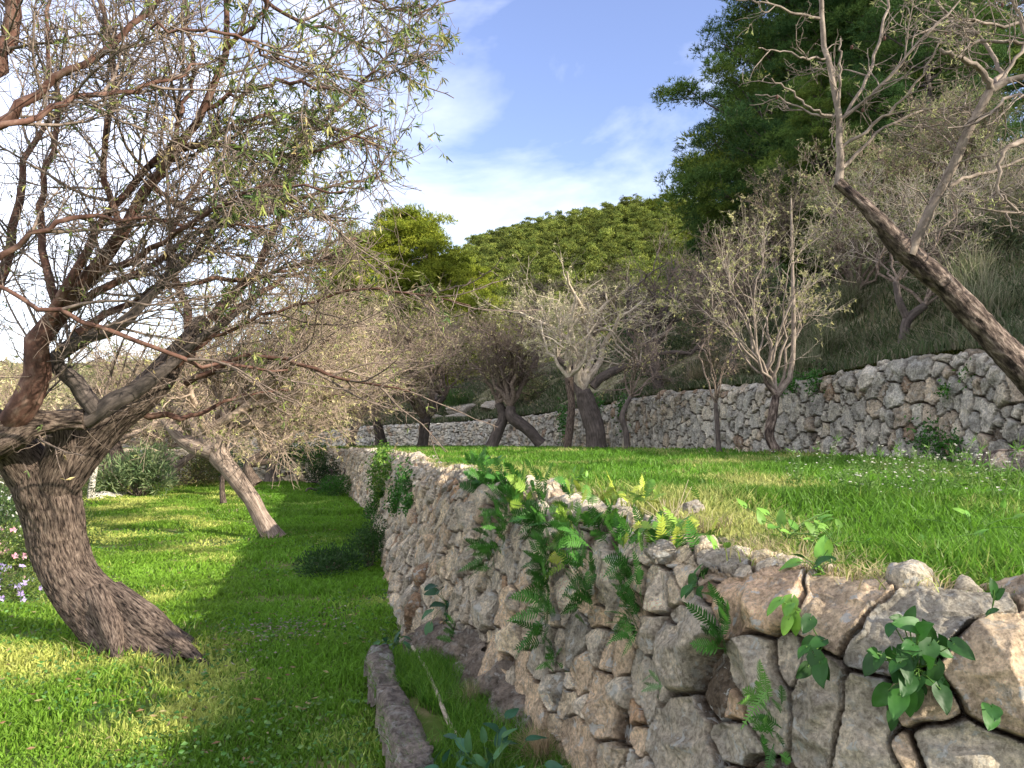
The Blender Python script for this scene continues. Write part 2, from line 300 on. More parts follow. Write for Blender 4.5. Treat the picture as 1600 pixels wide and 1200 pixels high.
            for kk in range(4):                       # broken faces: the stone is cut by a few random planes
                ga = gpl[g, kk]; h = np.minimum(h, np.maximum(0.036 + 0.33 * np.clip(Q[g, 4], 0, .12) + off[g] + ga[:, 2] * 0.02 + ga[:, 0] * xl + ga[:, 1] * yl, 0.022 + 0.12 * np.clip(Q[g, 4], 0, .12)))
            h = h - fac * np.clip(ee * 1.4, 0, 1) - 0.06 * np.clip(1 - e / s.joint, 0, 1)
            D[sl] = h.reshape(D[sl].shape)
            soil = np.clip(1.6 - e / s.joint, 0, 1)[:, None]
            hole = ((rnd[g] < 7) & (Q[g, 4] < 0.045)); D[sl] -= (hole * 0.05).reshape(D[sl].shape); soil = np.maximum(soil, 0.8 * hole[:, None])
            cv = cc[g] * (1 + 0.12 * fbm(v3(x * 12, y * 12, rnd[g]), 2, 9))[:, None]
            Cc[sl] = (cv * (1 - soil) + np.array([0.09, 0.062, 0.045]) * soil).reshape(Cc[sl].shape)
        D += 0.006 * fbm(np.stack([P[..., 0], P[..., 1], P[..., 2]], -1) * 16, 4, 21) + 0.05 * vn(v3(S * 0.9, Vv * 1.1), 31) * np.clip(Vv / 0.4, 0, 1)
        s.D = D; s.Q3 = P + Nn * D[..., None]; s.C = Cc; s.F = grid_faces(nu, len(vs)); s.a = a; s.pj = proj(s.Q3)
    def pick(s, px, py):
        f = s.pj.reshape(-1, 3); d = np.hypot(f[:, 0] - px, f[:, 1] - py) + f[:, 2] * 0.35; return np.unravel_index(int(np.argmin(d)), s.S.shape)
    def pt(s, px, py, out=0.0):
        i = s.pick(px, py); P = s.Q3 if hasattr(s, 'Q3') else s.P; return P[i] + s.N[i] * out, s.N[i]
OR = (0.62, 0.48, 0.36); TN = (0.60, 0.50, 0.39); GR = (0.47, 0.445, 0.40); LG = (0.56, 0.53, 0.47); DK = (0.37, 0.36, 0.33)
manual = [(1165, 935, 1220, 930, 46, OR), (1335, 915, 1312, 975, 44, TN), (1360, 1012, 1500, 955, 40, DK), (1572, 1020, 1592, 1090, 56, TN), (1560, 942, 1640, 955, 20, TN),
          (1188, 1045, 1212, 1120, 36, GR), (1125, 1050, 1130, 1100, 22, GR), (1150, 1115, 1166, 1118, 15, OR), (1297, 1060, 1280, 1180, 38, GR), (1365, 1105, 1352, 1225, 46, LG), (1425, 1105, 1470, 1105, 28, TN),
          (1430, 1172, 1436, 1180, 22, TN), (1495, 1165, 1560, 1175, 42, LG), (1130, 1152, 1190, 1168, 20, DK), (1200, 1200, 1240, 1200, 20, GR), (1050, 1022, 1102, 985, 36, GR), (1002, 1060, 1012, 1085, 28, GR),
          (1045, 1152, 1105, 1170, 44, GR), (975, 955, 985, 975, 30, TN), (906, 980, 904, 1005, 28, DK), (912, 1048, 915, 1055, 20, TN), (965, 1030, 972, 1020, 18, TN), (1130, 868, 1190, 865, 20, LG), (900, 800, 965, 795, 26, LG),
          (940, 1085, 950, 1120, 26, TN), (860, 1000, 850, 1040, 24, LG), (830, 1060, 850, 1110, 26, TN), (770, 1020, 790, 1080, 20, TN), (900, 1150, 920, 1190, 24, TN)]
lower = Wall(LW, 0.0026, 0.42, 240, 60, 0.034, 0.102, manual, 3, 0.0048)
lower.C *= np.array([1.10, 1.03, 0.95])
def straw_wall_obj(w, name, mat, label, cat='stone wall'):
    o = mk(name, w.Q3.reshape(-1, 3), w.F, mat, c=w.C.reshape(-1, 3), origin=w.Q3[len(w.Q3) // 2, 0]); return tag(o, label, cat)
straw_wall_obj(lower, 'dry_stone_wall', M_stone, 'near dry stone retaining wall of rough grey and orange limestone, overgrown with ferns')
upper = Wall(UW, 0.0024, 0.45, 130, 26, 0.070, 0.155, (), 5, 0.009)
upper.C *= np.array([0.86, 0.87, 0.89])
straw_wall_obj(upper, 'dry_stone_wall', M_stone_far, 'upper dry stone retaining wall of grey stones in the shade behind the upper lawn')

# ------------------------------------------------------------------ ground
lwY = np.array([q[1] for q in LW]); lwBX = np.array([q[0] for q in LW]); lwTX = np.array([q[3] for q in LW]); lwTY = np.array([q[4] for q in LW])
uwY = np.array([q[1] for q in UW]); uwBX = np.array([q[0] for q in UW])
def bedx(y): return -5.6 - 0.47 * (np.asarray(y) - 8.5)
def lowz(x, y):
    x = np.asarray(x, float); y = np.asarray(y, float)
    d = np.clip(bedx(np.clip(y, -5, 60)) - 2.5 - x, 0, None)
    return -7 * (1 - np.exp(-d * 0.045)) - 0.02 + 0.02 * fbm(v3(x * 0.7, y * 0.7), 3, 2) * (d < 30)
gx = np.r_[-1500, -800, np.linspace(-400, -60, 18), np.linspace(-50, 6, 150), np.linspace(12, 400, 12), 900, 1500]; gy = np.r_[-400, -100, np.linspace(-20, 60, 160), np.linspace(70, 400, 20), 700, 1200, 2500]
X, Y = np.meshgrid(gx, gy, indexing='ij'); mk_g = mk('ground', np.stack([X, Y, lowz(X, Y)], -1).reshape(-1, 3), grid_faces(len(gx), len(gy)), M_turf); tag(mk_g, kind='structure')
n = 220; tl = spline([(q[3], q[4], q[5]) for q in LW], n); tu = spline([(q[0], q[1], q[2]) for q in UW], n)
# match the two edges so that the ruled sheet does not fold
kl = np.interp(np.linspace(0, 1, n), [0, .12, .3, .55, .75, 1], [0, .10, .25, .5, .8, 1])
U = np.linspace(0, 1, 60)[None, :, None]; tl2 = tl + nrm(np.c_[np.gradient(tl[:, 1]), -np.gradient(tl[:, 0]), np.zeros(n)]) * 0.28
R_ = tl2[:, None] * (1 - U) + (tu + [0.12, 0, 0])[:, None] * U; R_[..., 2] = upz(R_[..., 0], R_[..., 1]) - 0.035 + 0.03 * sm(0, 0.1, U[..., 0])
tag(mk('upper_lawn_ground', R_.reshape(-1, 3), grid_faces(n, 60), M_turf), kind='structure')
# bank behind the upper wall and the wooded slope
tw = spline([(q[3], q[4], q[5]) for q in UW], 160); bn = nrm(np.c_[np.gradient(tw[:, 1]), -np.gradient(tw[:, 0]), np.zeros(160)]) * np.array([1, 1, 0])
dd = np.r_[0.3, 0.6, 1, 1.6, 2.4, 3.4, 4.6, 6, 8, 11, 15, 20, 27, 36, 50, 70]
def bankz(d): return 0.1 + 1.9 * sm(0.5, 5, d) + 0.36 * np.clip(d - 3, 0, 60)
BK = tw[:, None] + bn[:, None] * dd[None, :, None]; BK[..., 2] = tw[:, None, 2] + bankz(dd)[None] * (0.55 + 0.45 * sm(60, 20, tw[:, 1]))[:, None] + 0.25 * fbm(BK * 0.5, 3, 6) * sm(0.3, 2, dd)[None]
tag(mk('bank', BK.reshape(-1, 3), grid_faces(160, len(dd)), M_bank), kind='structure')
def bank_pt(i, d):
    """point on the bank: fraction i along the upper wall, d metres behind"""
    k = i * 159; k0 = int(min(k, 158)); f = k - k0; t = tw[k0] * (1 - f) + tw[k0 + 1] * f; nn = bn[k0]
    z = t[2] + float(bankz(np.array(d))) * (0.55 + 0.45 * float(sm(60, 20, t[1]))); return np.array([t[0] + nn[0] * d, t[1] + nn[1] * d, z])
def hillz(x, y):
    x = np.asarray(x, float); y = np.asarray(y, float)
    fx = sm(-88, 8, x) * 0.9 + 0.10 * sm(0, 48, x) - 0.34 * sm(36, 95, x); fy = sm(55, 235, y) * (1 - 0.25 * sm(240, 420, y))
    return 3 + 63.5 * fx * fy + 2.2 * fbm(v3(x * 0.02, y * 0.02), 3, 3) * fy - 6 * sm(-20, -75, x)
hx = np.linspace(-90, 330, 90); hy = np.linspace(52, 420, 80); X, Y = np.meshgrid(hx, hy, indexing='ij')
tag(mk('hill', np.stack([X, Y, hillz(X, Y)], -1).reshape(-1, 3), grid_faces(90, 80), M_hill), kind='structure')
def farz(x, y): x = np.asarray(x, float); return -8 + (46 + 10 * vn(v3(x * 0.012, 3.3), 4)) * sm(160, 420, y) + 3 * fbm(v3(x * 0.03, np.asarray(y) * 0.03), 4, 8)
fx_ = np.linspace(-900, -90, 120); fy_ = np.linspace(110, 700, 60); X, Y = np.meshgrid(fx_, fy_, indexing='ij')
tag(mk('scrub_hills', np.stack([X, Y, farz(X, Y) * sm(-90, -130, X) - 9 * (1 - sm(-90, -130, X))], -1).reshape(-1, 3), grid_faces(120, 60), M_scrub), kind='structure')

# ------------------------------------------------------------------ leaf clouds and grass
def leaves(C, D, Ln, Wd, col3, up=None, fold=0.25, r=rng):
    """lanceolate leaves: base C, direction D, length Ln, width Wd -> kite of 2 tris folded"""
    n = len(C); rv = nrm(r.normal(size=(n, 3))); s = nrm(np.cross(D, rv)); nn = np.cross(D, s)
    Ln = np.broadcast_to(Ln, n)[:, None]; Wd = np.broadcast_to(Wd, n)[:, None]
    mid = C + D * Ln * 0.5
    V = np.stack([C, mid + s * Wd * 0.5 + nn * Wd * fold, C + D * Ln - nn * Ln * 0.12, mid - s * Wd * 0.5 + nn * Wd * fold], 1)
    F = (np.arange(n)[:, None] * 4 + np.array([[0, 1, 2, 3]])); F = np.concatenate([F[:, [0, 1, 2]], F[:, [0, 2, 3]]])
    return V.reshape(-1, 3), [F], np.repeat(np.broadcast_to(col3, (n, 3)), 4, axis=0)
def blades(B, h, w, c, lean=0.35, seg=2, r=rng, dirb=None):
    """grass blades: root B, height h, width w, colour c"""
    n = len(B); a = r.uniform(0, 2 * PI, n); s = np.c_[np.cos(a), np.sin(a), np.zeros(n)]
    b = r.uniform(0, 2 * PI, n); ld = np.c_[np.cos(b), np.sin(b), np.zeros(n)] * (np.abs(r.normal(0, lean, n)) + 0.08)[:, None]
    if dirb is not None: ld = ld + dirb
    h = np.broadcast_to(h, n)[:, None]; w = np.broadcast_to(w, n)[:, None]; z = np.array([0, 0, 1.0])
    t1 = B + z * h * 0.55 + ld * h * 0.35; t2 = B + z * h * 0.9 + ld * h * 1.15
    if seg == 1:
        V = np.stack([B - s * w / 2, B + s * w / 2, t2], 1); F = np.arange(n)[:, None] * 3 + np.array([[0, 1, 2]]); k = 3; Fs = [F]
    else:
        V = np.stack([B - s * w / 2, B + s * w / 2, t1 + s * w * 0.42, t1 - s * w * 0.42, t2], 1); F = np.arange(n)[:, None] * 5 + np.array([[0, 1, 2, 3]]); F2 = np.arange(n)[:, None] * 5 + np.array([[3, 2, 4]]); k = 5; Fs = [F, F2]
    return V.reshape(-1, 3), Fs, np.repeat(np.broadcast_to(c, (n, 3)), k, axis=0)
def pal(n, cols, var=0.18, r=rng, w=None):
    cols = np.array(cols); i = r.choice(len(cols), n, p=w); return cols[i] * (1 + r.normal(0, var, (n, 1))).clip(0.4, 1.8)
def polar(n, r0, r1, pw, amin, amax):
    """random ground points, density falling with distance"""
    u = rng.random(n); k = 2 - pw; rr = (r0 ** k + u * (r1 ** k - r0 ** k)) ** (1 / k); a = rng.uniform(amin, amax, n); return rr * np.sin(a), rr * np.cos(a), rr
def grass_col(x, y, n, green, dry, dry_or_lit):
    m = sm(-0.25, 0.55, fbm(v3(x * 1.1, y * 1.1), 3, 41) + dry_or_lit + rng.normal(0, 0.22, n))[:, None]
    g = np.array(green) * (1 + 0.22 * fbm(v3(x * 0.7, y * 0.7), 3, 45))[:, None] * (1 + rng.normal(0, 0.2, (n, 1))).clip(0.5, 1.7); return g * (1 - m) + np.array(dry) * (1 + rng.normal(0, 0.2, (n, 1))).clip(0.5, 1.7) * m
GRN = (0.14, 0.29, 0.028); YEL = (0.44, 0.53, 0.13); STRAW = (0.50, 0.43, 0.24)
def cl(x, ys, xs, y): return np.interp(y, ys, xs)
# lower lawn
nb = 360000; x, y, rr = polar(nb, 2.6, 32, 1.55, math.radians(-46), math.radians(2))
keep = (x < np.interp(y, lwY, lwBX) - 0.02) & (x > bedx(y) - 1.6) & (y < 27.6) & ~((y < 5.1) & (x > np.interp(y, [1.5, 3.06, 4.96], [0.03, -0.40, -0.93])))
x, y, rr = x[keep], y[keep], rr[keep]; nb = len(x)
bare = fbm(v3(x * 1.3, y * 1.3), 3, 77); kb = rng.random(nb) > 0.8 * sm(0.15, 0.8, bare); x, y, rr = x[kb], y[kb], rr[kb]; nb = len(x)
hh = (0.045 + 0.025 * rng.random(nb)) * (1 + 0.65 * fbm(v3(x * 1.6, y * 1.6), 3, 12)) * (1 + 0.02 * rr)
lit_mask = sm(-1.35, -2.0, x + 0.33 * (y - 4.5).clip(0, 20))[:, None]; c = grass_col(x, y, nb, GRN, YEL, -1.0 + 0.86 * lit_mask[:, 0]) * (1 - lit_mask + lit_mask * np.array([1.22, 1.06, 1.15]))  # sunlight painted into the blades: yellower and lighter outside the wall's shade
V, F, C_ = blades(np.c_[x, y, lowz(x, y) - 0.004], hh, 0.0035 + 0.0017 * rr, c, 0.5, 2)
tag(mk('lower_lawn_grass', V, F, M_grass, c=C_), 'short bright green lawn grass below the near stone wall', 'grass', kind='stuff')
# upper lawn
nb = 330000; x, y, rr = polar(nb, 1.8, 52, 1.6, math.radians(-22), math.radians(52))
keep = (x > np.interp(y, lwTY, lwTX) + 0.16 + 0.12 * rng.random(nb)) & (x < np.interp(y, uwY, uwBX)) & ((y < 27.5) | (x > -6)) & (y > 1.0)
x, y, rr = x[keep], y[keep], rr[keep]; nb = len(x); kk_ = x > np.interp(y, lwTY, lwTX) + 0.16 + 0.22 * sm(2.4, 3.2, y) * sm(7.5, 5.5, y) * rng.uniform(.7, 1.1, nb); x, y, rr = x[kk_], y[kk_], rr[kk_]; nb = len(x); edge = x - np.interp(y, lwTY, lwTX) - 0.20 * sm(2.4, 3.2, y) * sm(7.5, 5.5, y)
edge = edge * np.where(y < 2.7, 0.55, 1.0)
dr = -0.50 + 0.85 * np.exp(-edge / 0.30) + 0.5 * sm(9, 16, y) * np.exp(-np.clip(edge, 0, 9) / 1.6); path = np.exp(-((y - 8.9 + 0.25 * (x - 3)) / 0.28) ** 2) * sm(1.6, 2.4, x) * sm(5.3, 4.6, x)
dr = dr + 1.2 * path
kb = rng.random(nb) > np.maximum(0.8 * path, 0.55 * np.exp(-edge / 0.12)); x, y, rr, dr, edge = x[kb], y[kb], rr[kb], dr[kb], edge[kb]; nb = len(x)
hh = (0.06 + 0.05 * rng.random(nb)) * (1 + 0.55 * fbm(v3(x * 1.6, y * 1.6), 3, 12)) * (0.45 + 0.55 * sm(0, 0.5, edge))
c = grass_col(x, y, nb, (0.12, 0.26, 0.026), (0.42, 0.43, 0.14), dr)
V, F, C_ = blades(np.c_[x, y, upz(x, y) - 0.02], hh, 0.0035 + 0.0016 * rr, c, 0.45, 2)
tag(mk('upper_lawn_grass', V, F, M_grass, c=C_), 'lush green grass of the raised lawn between the two stone walls', 'grass', kind='stuff')
# dry straw along the wall edge
nb = 26000; t = rng.random(nb); pxs = np.interp(t, [0, .55, .8, 1], [0, .28, .5, 1]) ; i = (spline([(q[3], q[4], q[5]) for q in LW[1:13]], 2000))[(pxs * 1999).astype(int)]
jn = rng.gamma(1.5, 0.07, nb); tg = nrm(np.array([[0.75, 0.66, 0]])); B = i + np.c_[jn * 0.9 + 0.10, jn * 0.5 + 0.08, np.zeros(nb)] + rng.normal(0, .03, (nb, 3)) * [1, 1, 0]; B[:, 2] = upz(B[:, 0], B[:, 1]) - 0.01
B[:, 0] += 0.20 * sm(2.6, 3.2, B[:, 1]) * sm(7.5, 5.5, B[:, 1]); mm = (fbm(v3(B[:, 0] * 3, B[:, 1] * 3), 2, 3) > -0.35 + 0.45 * sm(2.6, 3.4, B[:, 1])) & (rng.random(nb) > .55); B = B[mm]; nb = len(B)
V, F, C_ = blades(B, rng.uniform(0.02, 0.09, nb), 0.0026 + 0.0008 * np.hypot(B[:, 0], B[:, 1]), pal(nb, [STRAW, (0.38, 0.30, 0.17), (0.28, 0.33, 0.08)], w=[.5, .2, .3]), 0.9, 2)
tag(mk('dry_edge_grass', V, F, M_grass, c=C_), 'dry straw coloured grass fringe along the top of the near stone wall', 'dry grass', kind='stuff')
# ------------------------------------------------------------------ trees
def walk(p, d, ln, k, wig, trop=(0, 0, 0), r=rng):
    p = np.array(p, float); d = nrm(np.array(d, float)); ln = np.broadcast_to(ln, len(p)); out = [p.copy()]; tr = np.asarray(trop, float)
    for i in range(k):
        d = nrm(d + r.normal(0, wig, d.shape) + tr); p = p + d * (ln / k)[:, None]; out.append(p.copy())
    return np.stack(out, 1)
def kids(P, R, n, ln, ang, k, wig, trop, rs, re, u0=0.15, u1=1.0, r=rng, w=None):
    """n children off the polylines P [N,K,3] with radii R"""
    Ls = np.linalg.norm(np.diff(P, axis=1), axis=2).sum(1); w = Ls if w is None else w; i = r.choice(len(P), n, p=w / w.sum())
    u = r.uniform(u0, u1, n) * (P.shape[1] - 1); j = np.minimum(u.astype(int), P.shape[1] - 2); f = (u - j)[:, None]
    p = P[i, j] * (1 - f) + P[i, j + 1] * f; t = nrm(P[i, j + 1] - P[i, j]); pr = R[i, j] * (1 - f[:, 0]) + R[i, j + 1] * f[:, 0]
    q = nrm(np.cross(t, r.normal(size=(n, 3)))); a = np.radians(r.normal(ang, 14, n))[:, None]; d = t * np.cos(a) + q * np.sin(a)
    L_ = r.uniform(ln[0], ln[1], n) * (1.15 - 0.4 * u / P.shape[1]); pts = walk(p, d, L_, k, wig, trop, r)
    r0 = np.minimum(rs * r.uniform(0.7, 1.3, n), pr * 0.85); rad = r0[:, None] * (1 - np.linspace(0, 1, k + 1)[None]) + np.minimum(re, r0)[:, None] * np.linspace(0, 1, k + 1)[None]
    return pts, rad
def tube(P, R, sides=3):
    n, K = P.shape[:2]; T = np.empty_like(P); T[:, 1:-1] = P[:, 2:] - P[:, :-2]; T[:, 0] = P[:, 1] - P[:, 0]; T[:, -1] = P[:, -1] - P[:, -2]; T = nrm(T)
    ref = np.where(np.abs(T[..., 1]).max(1)[:, None, None] < 0.85, np.array([[[0.0, 1.0, 0]]]), np.array([[[0.15, 0, 1.0]]])); A = nrm(np.cross(T, ref)); B = np.cross(T, A)
    a = np.arange(sides) * 2 * PI / sides; V = P[:, :, None] + R[:, :, None, None] * (A[:, :, None] * np.cos(a)[:, None] + B[:, :, None] * np.sin(a)[:, None])
    ln = np.concatenate([np.zeros((n, 1)), np.cumsum(np.linalg.norm(np.diff(P, axis=1), axis=2), 1)], 1) + np.arange(n)[:, None] * 1.7
    bc = np.stack(np.broadcast_arrays(R[:, :, None] * np.cos(a) * 1.0 + 0 * ln[:, :, None], R[:, :, None] * np.sin(a), ln[:, :, None]), -1)
    f = grid_faces(K, sides, True); F = (np.arange(n)[:, None, None] * K * sides + f[None]).reshape(-1, 4)
    return V.reshape(-1, 3), [F], bc.reshape(-1, 3)
def hand(ctrl, K=16):
    """limb through (px,py,depth,radius px) -> points, radii"""
    c = np.array([list(at(q[0], q[1], q[2])) + [q[3] * q[2] / FPX] for q in ctrl]); s = spline(c, K); return s[:, :3], np.maximum(s[:, 3], 0.001)
def rough_tube(P, R, sides=40, rings=70, amp=0.012, fl=None, seed=1, sx=26, sz=3.5):
    c = spline(np.c_[P, R], rings); P, R = c[:, :3], c[:, 3]; V, F, bc = tube(P[None], R[None], sides)
    V = V.reshape(rings, sides, 3); b = bc.reshape(rings, sides, 3); out = nrm(V - P[:, None])
    q = b * np.array([sx, sx, sz]); q[..., :2] += 0.12 * vn(b * [6, 6, 2.5], seed + 3)[..., None]; h = -np.abs(fbm(q, 3, seed)) * 1.0 + 0.35; big = vn(b * [3.5, 3.5, 1.6], seed + 9) + 0.5 * vn(b * [9, 9, 4], seed + 19)
    V = V + out * (amp * h + 1.6 * amp * big)[..., None]
    if fl: 
        a = np.arctan2(b[..., 1], b[..., 0]); e = np.exp(-np.linspace(0, 1, rings) / fl[0])[:, None]; V = V + out * (e * fl[1] * (0.6 + 0.5 * np.sin(a * 3 + seed) + 0.4 * np.sin(a * 5 + 2 * seed)))[..., None] * R[:, None, None]
    n = rings * sides; V = np.r_[V.reshape(-1, 3), P[-1:]]; j = np.arange(sides); cap = np.stack([(rings - 1) * sides + j, (rings - 1) * sides + (j + 1) % sides, np.full(sides, n)], -1)
    return V, [F[0], cap], np.r_[bc, bc[-1:]]
def cat_bc(parts):
    V, F, _ = cat_([p[:2] for p in parts]); return V, F, np.concatenate([p[2] for p in parts])
def leafset(P, n, ln, wd, cols, r=rng, droop=0.5, u0=0.3, w=None, cluster=3, var=0.2):
    """leaves in little whorls along twigs P"""
    m = max(1, n // cluster); i = r.integers(0, len(P), m); u = r.uniform(u0, 1, m) * (P.shape[1] - 1); j = np.minimum(u.astype(int), P.shape[1] - 2); f = (u - j)[:, None]
    c = P[i, j] * (1 - f) + P[i, j + 1] * f; t = nrm(P[i, j + 1] - P[i, j]); c = np.repeat(c, cluster, 0); t = np.repeat(t, cluster, 0); k = len(c)
    d = nrm(t * 0.6 + r.normal(0, 0.7, (k, 3)) - np.array([0, 0, droop])); cc = np.repeat(pal(m, cols, var, r, w), cluster, 0) * (1 + r.normal(0, .12, (k, 1))).clip(.5, 1.5)
    return leaves(c, d, r.uniform(*ln, k), r.uniform(*wd, k), cc, r=r)
BASES = []
def build_tree(name, base, label, cat, parts, group=None):
    t = empty(name, base, label, cat, group); BASES.append(base)
    for nm, (V, F, bc, m) in parts.items():
        if m in (M_leaf, M_gloss, M_needle): mk(nm, V, F, m, t, c=bc)
        else: mk(nm, V, F, m, t, bc=bc)
    return t

# --- the big almond in the left foreground
r = np.random.default_rng(21)
def TR(ctrl, **k): P, R = hand(ctrl, 24); return rough_tube(P, R, **k)
trunk = [TR([(282.6, 1069.0, 5.7, 56.3), (229.4, 1024.0, 5.78, 54.1), (179.4, 977.0, 5.85, 47.1), (137.3, 938.0, 5.9, 40.7), (108.3, 898.0, 5.95, 38.7), (91.5, 850.0, 5.95, 39.6), (82.0, 800.0, 5.9, 40.5), (70.0, 755.0, 5.85, 43.1), (62.0, 728.0, 5.83, 35.2), (58.0, 712.0, 5.82, 19.4)], sides=110, rings=190, amp=0.017, fl=(0.2, 0.22), sx=60, sz=13),
         TR([(76, 790, 5.85, 19.36), (54, 745, 5.83, 35.2), (28, 708, 5.78, 33.44), (3, 680, 5.7, 31.68), (-42, 650, 5.6, 29.92), (-102, 600, 5.5, 26.4)], sides=64, rings=80, amp=0.014, seed=3),
         TR([(78, 800, 5.87, 17.6), (88, 750, 5.83, 29.92), (104, 700, 5.8, 29.04), (102, 665, 5.78, 27.28), (101, 648, 5.78, 24.64)], sides=64, rings=60, amp=0.009, seed=5),
         TR([(86, 790, 5.87, 17.6), (106, 735, 5.87, 29.04), (143, 690, 5.87, 28.16), (178, 652, 5.87, 27.28), (228, 612, 5.9, 24.64), (273, 560, 6.0, 19.36), (318, 500, 6.2, 12.32)], sides=56, rings=90, amp=0.012, seed=7)]
trunk.append(TR([(-102, 700, 5.3, 29.92), (-32, 692, 5.26, 31.68), (10, 680, 5.22, 29.04), (48, 662, 5.25, 19.36), (88, 657, 5.35, 13.2), (133, 655, 5.4, 12.32)], sides=56, rings=90, amp=0.02, seed=11))
trunk.append(TR([(175, 925, 5.85, 18), (225, 968, 5.72, 22), (262, 996, 5.62, 15), (300, 1022, 5.5, 8), (330, 1045, 5.4, 4)], sides=28, rings=50, amp=0.010, seed=15))
trunk.append(TR([(150, 925, 5.8, 16), (172, 975, 5.66, 18), (182, 1010, 5.55, 12), (180, 1040, 5.4, 5)], sides=28, rings=50, amp=0.010, seed=16))
limbs_c = [
    [(-25, 700, 5.5, 22), (35, 672, 5.4, 21), (90, 660, 5.4, 15), (140, 655, 5.4, 15), (180, 625, 5.4, 14), (215, 608, 5.4, 13), (255, 575, 5.4, 9), (300, 540, 5.4, 6), (400, 470, 5.4, 3)],
    [(150, 640, 5.4, 14), (110, 590, 5.3, 13), (85, 560, 5.2, 11), (130, 530, 5.1, 12), (190, 505, 5.0, 9), (270, 430, 4.9, 6), (360, 330, 4.8, 3)],
    [(8, 688, 5.28, 10), (20, 668, 5.22, 20), (45, 620, 5.1, 21), (68, 540, 5.0, 18), (90, 485, 5.0, 15), (150, 425, 4.9, 12), (190, 370, 4.8, 10), (232, 280, 4.7, 8), (275, 235, 4.6, 7), (325, 165, 4.5, 6), (350, 80, 4.4, 5), (352, -30, 4.3, 4)],
    [(-40, 200, 3.6, 7), (40, 188, 3.7, 6), (90, 160, 3.8, 6), (150, 150, 3.9, 5), (230, 135, 4.0, 4), (320, 100, 4.2, 2)],
    [(-40, 215, 4.2, 12), (20, 180, 4.2, 11), (70, 130, 4.2, 8), (120, 112, 4.2, 7), (180, 68, 4.2, 7), (235, 20, 4.2, 5), (270, -30, 4.2, 4)],
    [(-60, 250, 4.6, 20), (-20, 130, 4.5, 18), (15, 50, 4.5, 16), (35, -30, 4.4, 13)],
    [(235, 45, 3.4, 3), (340, 50, 3.4, 3.4), (420, 85, 3.5, 3), (500, 130, 3.6, 2)],
    [(-20, 415, 4.3, 7), (60, 362, 4.3, 5), (100, 345, 4.3, 5), (200, 342, 4.4, 4), (300, 355, 4.5, 3), (420, 352, 4.6, 2)],
    [(75, 500, 4.9, 10), (160, 350, 4.8, 8), (240, 252, 4.7, 7), (300, 232, 4.6, 6), (350, 230, 4.6, 4.5), (410, 245, 4.6, 4), (480, 240, 4.6, 3), (590, 195, 4.6, 2)],
    [(-20, 440, 4.2, 4), (100, 490, 4.3, 5), (230, 542, 4.5, 4.5), (330, 570, 4.7, 4), (450, 578, 4.9, 2)],
    [(90, 490, 5.0, 10), (170, 450, 5.0, 8), (250, 400, 5.1, 6), (380, 330, 5.3, 5), (520, 296, 5.5, 3), (600, 272, 5.6, 2)],
    [(240, 600, 5.9, 11), (300, 545, 6.0, 9), (400, 462, 6.2, 6), (490, 415, 6.4, 4), (560, 370, 6.5, 2)],
    [(255, 580, 5.6, 6), (330, 530, 5.5, 4), (450, 482, 5.4, 3.2), (560, 455, 5.3, 2.6), (650, 462, 5.2, 2), (735, 478, 5.1, 1.3)],
    [(120, 520, 5.0, 8), (250, 450, 5.2, 6), (420, 430, 5.5, 4), (520, 402, 5.7, 2)],
    [(290, 600, 6.0, 7), (380, 560, 5.9, 5), (470, 570, 5.8, 4), (540, 592, 5.8, 3), (640, 612, 5.7, 1.5)],
    [(330, -60, 4.3, 5), (450, 20, 4.4, 4), (540, 60, 4.5, 3), (620, 95, 4.6, 2)],
    [(322, 170, 4.5, 5), (430, 130, 4.4, 4), (530, 142, 4.3, 3), (600, 105, 4.2, 2)],
    [(275, 240, 4.6, 5), (400, 185, 4.8, 4), (500, 195, 5.0, 3), (600, 232, 5.1, 2)],
    [(460, -60, 4.6, 4), (560, -10, 4.6, 3), (640, 20, 4.6, 2.4), (712, 0, 4.6, 1.4)],
    [(190, 370, 4.8, 7), (160, 250, 4.6, 6), (180, 120, 4.5, 5), (150, -20, 4.4, 4)],
    [(90, 480, 5.0, 9), (60, 350, 5.0, 7), (90, 200, 5.0, 5), (70, 60, 5.0, 4), (80, -40, 5, 3)],
    [(232, 280, 4.7, 6), (300, 330, 4.9, 4), (430, 330, 5.1, 3), (540, 345, 5.2, 2)],
    [(300, 560, 6.3, 9), (290, 470, 6.3, 8), (262, 400, 6.2, 6), (300, 300, 6.2, 4), (380, 200, 6.2, 3)],
    [(330, 500, 6.2, 12), (400, 420, 6.2, 8), (440, 320, 6.2, 6), (480, 220, 6.2, 4), (560, 140, 6.2, 3)],
    [(150, 425, 4.9, 8), (230, 395, 4.6, 6), (330, 330, 4.3, 4), (430, 290, 4.1, 3), (540, 300, 4.0, 2)],
    [(-30, 690, 5.3, 14), (-14, 600, 5.3, 14), (-20, 480, 5.3, 12), (20, 380, 5.3, 9), (40, 250, 5.3, 6), (120, 140, 5.3, 4)],
    [(200, 640, 5.9, 8), (300, 650, 6.1, 5), (370, 620, 6.3, 3), (450, 610, 6.5, 2)],
    [(350, 80, 4.4, 5), (410, 20, 4.3, 4), (430, -60, 4.3, 3)], [(260, 240, 4.7, 5), (300, 120, 4.6, 4), (290, 0, 4.6, 3)],
]
LP, LR = zip(*[hand(c, 18) for c in limbs_c]); LP, LR = np.array(LP), np.array(LR); LR[3:] *= 0.78
LP[:, 1:-1] += r.normal(0, 0.014, LP[:, 1:-1].shape)
A2, R2 = kids(LP, LR, 250, (0.4, 1.05), 40, 8, 0.12, (0.01, 0, 0.04), 0.010, 0.003, r=r, u0=0.1)
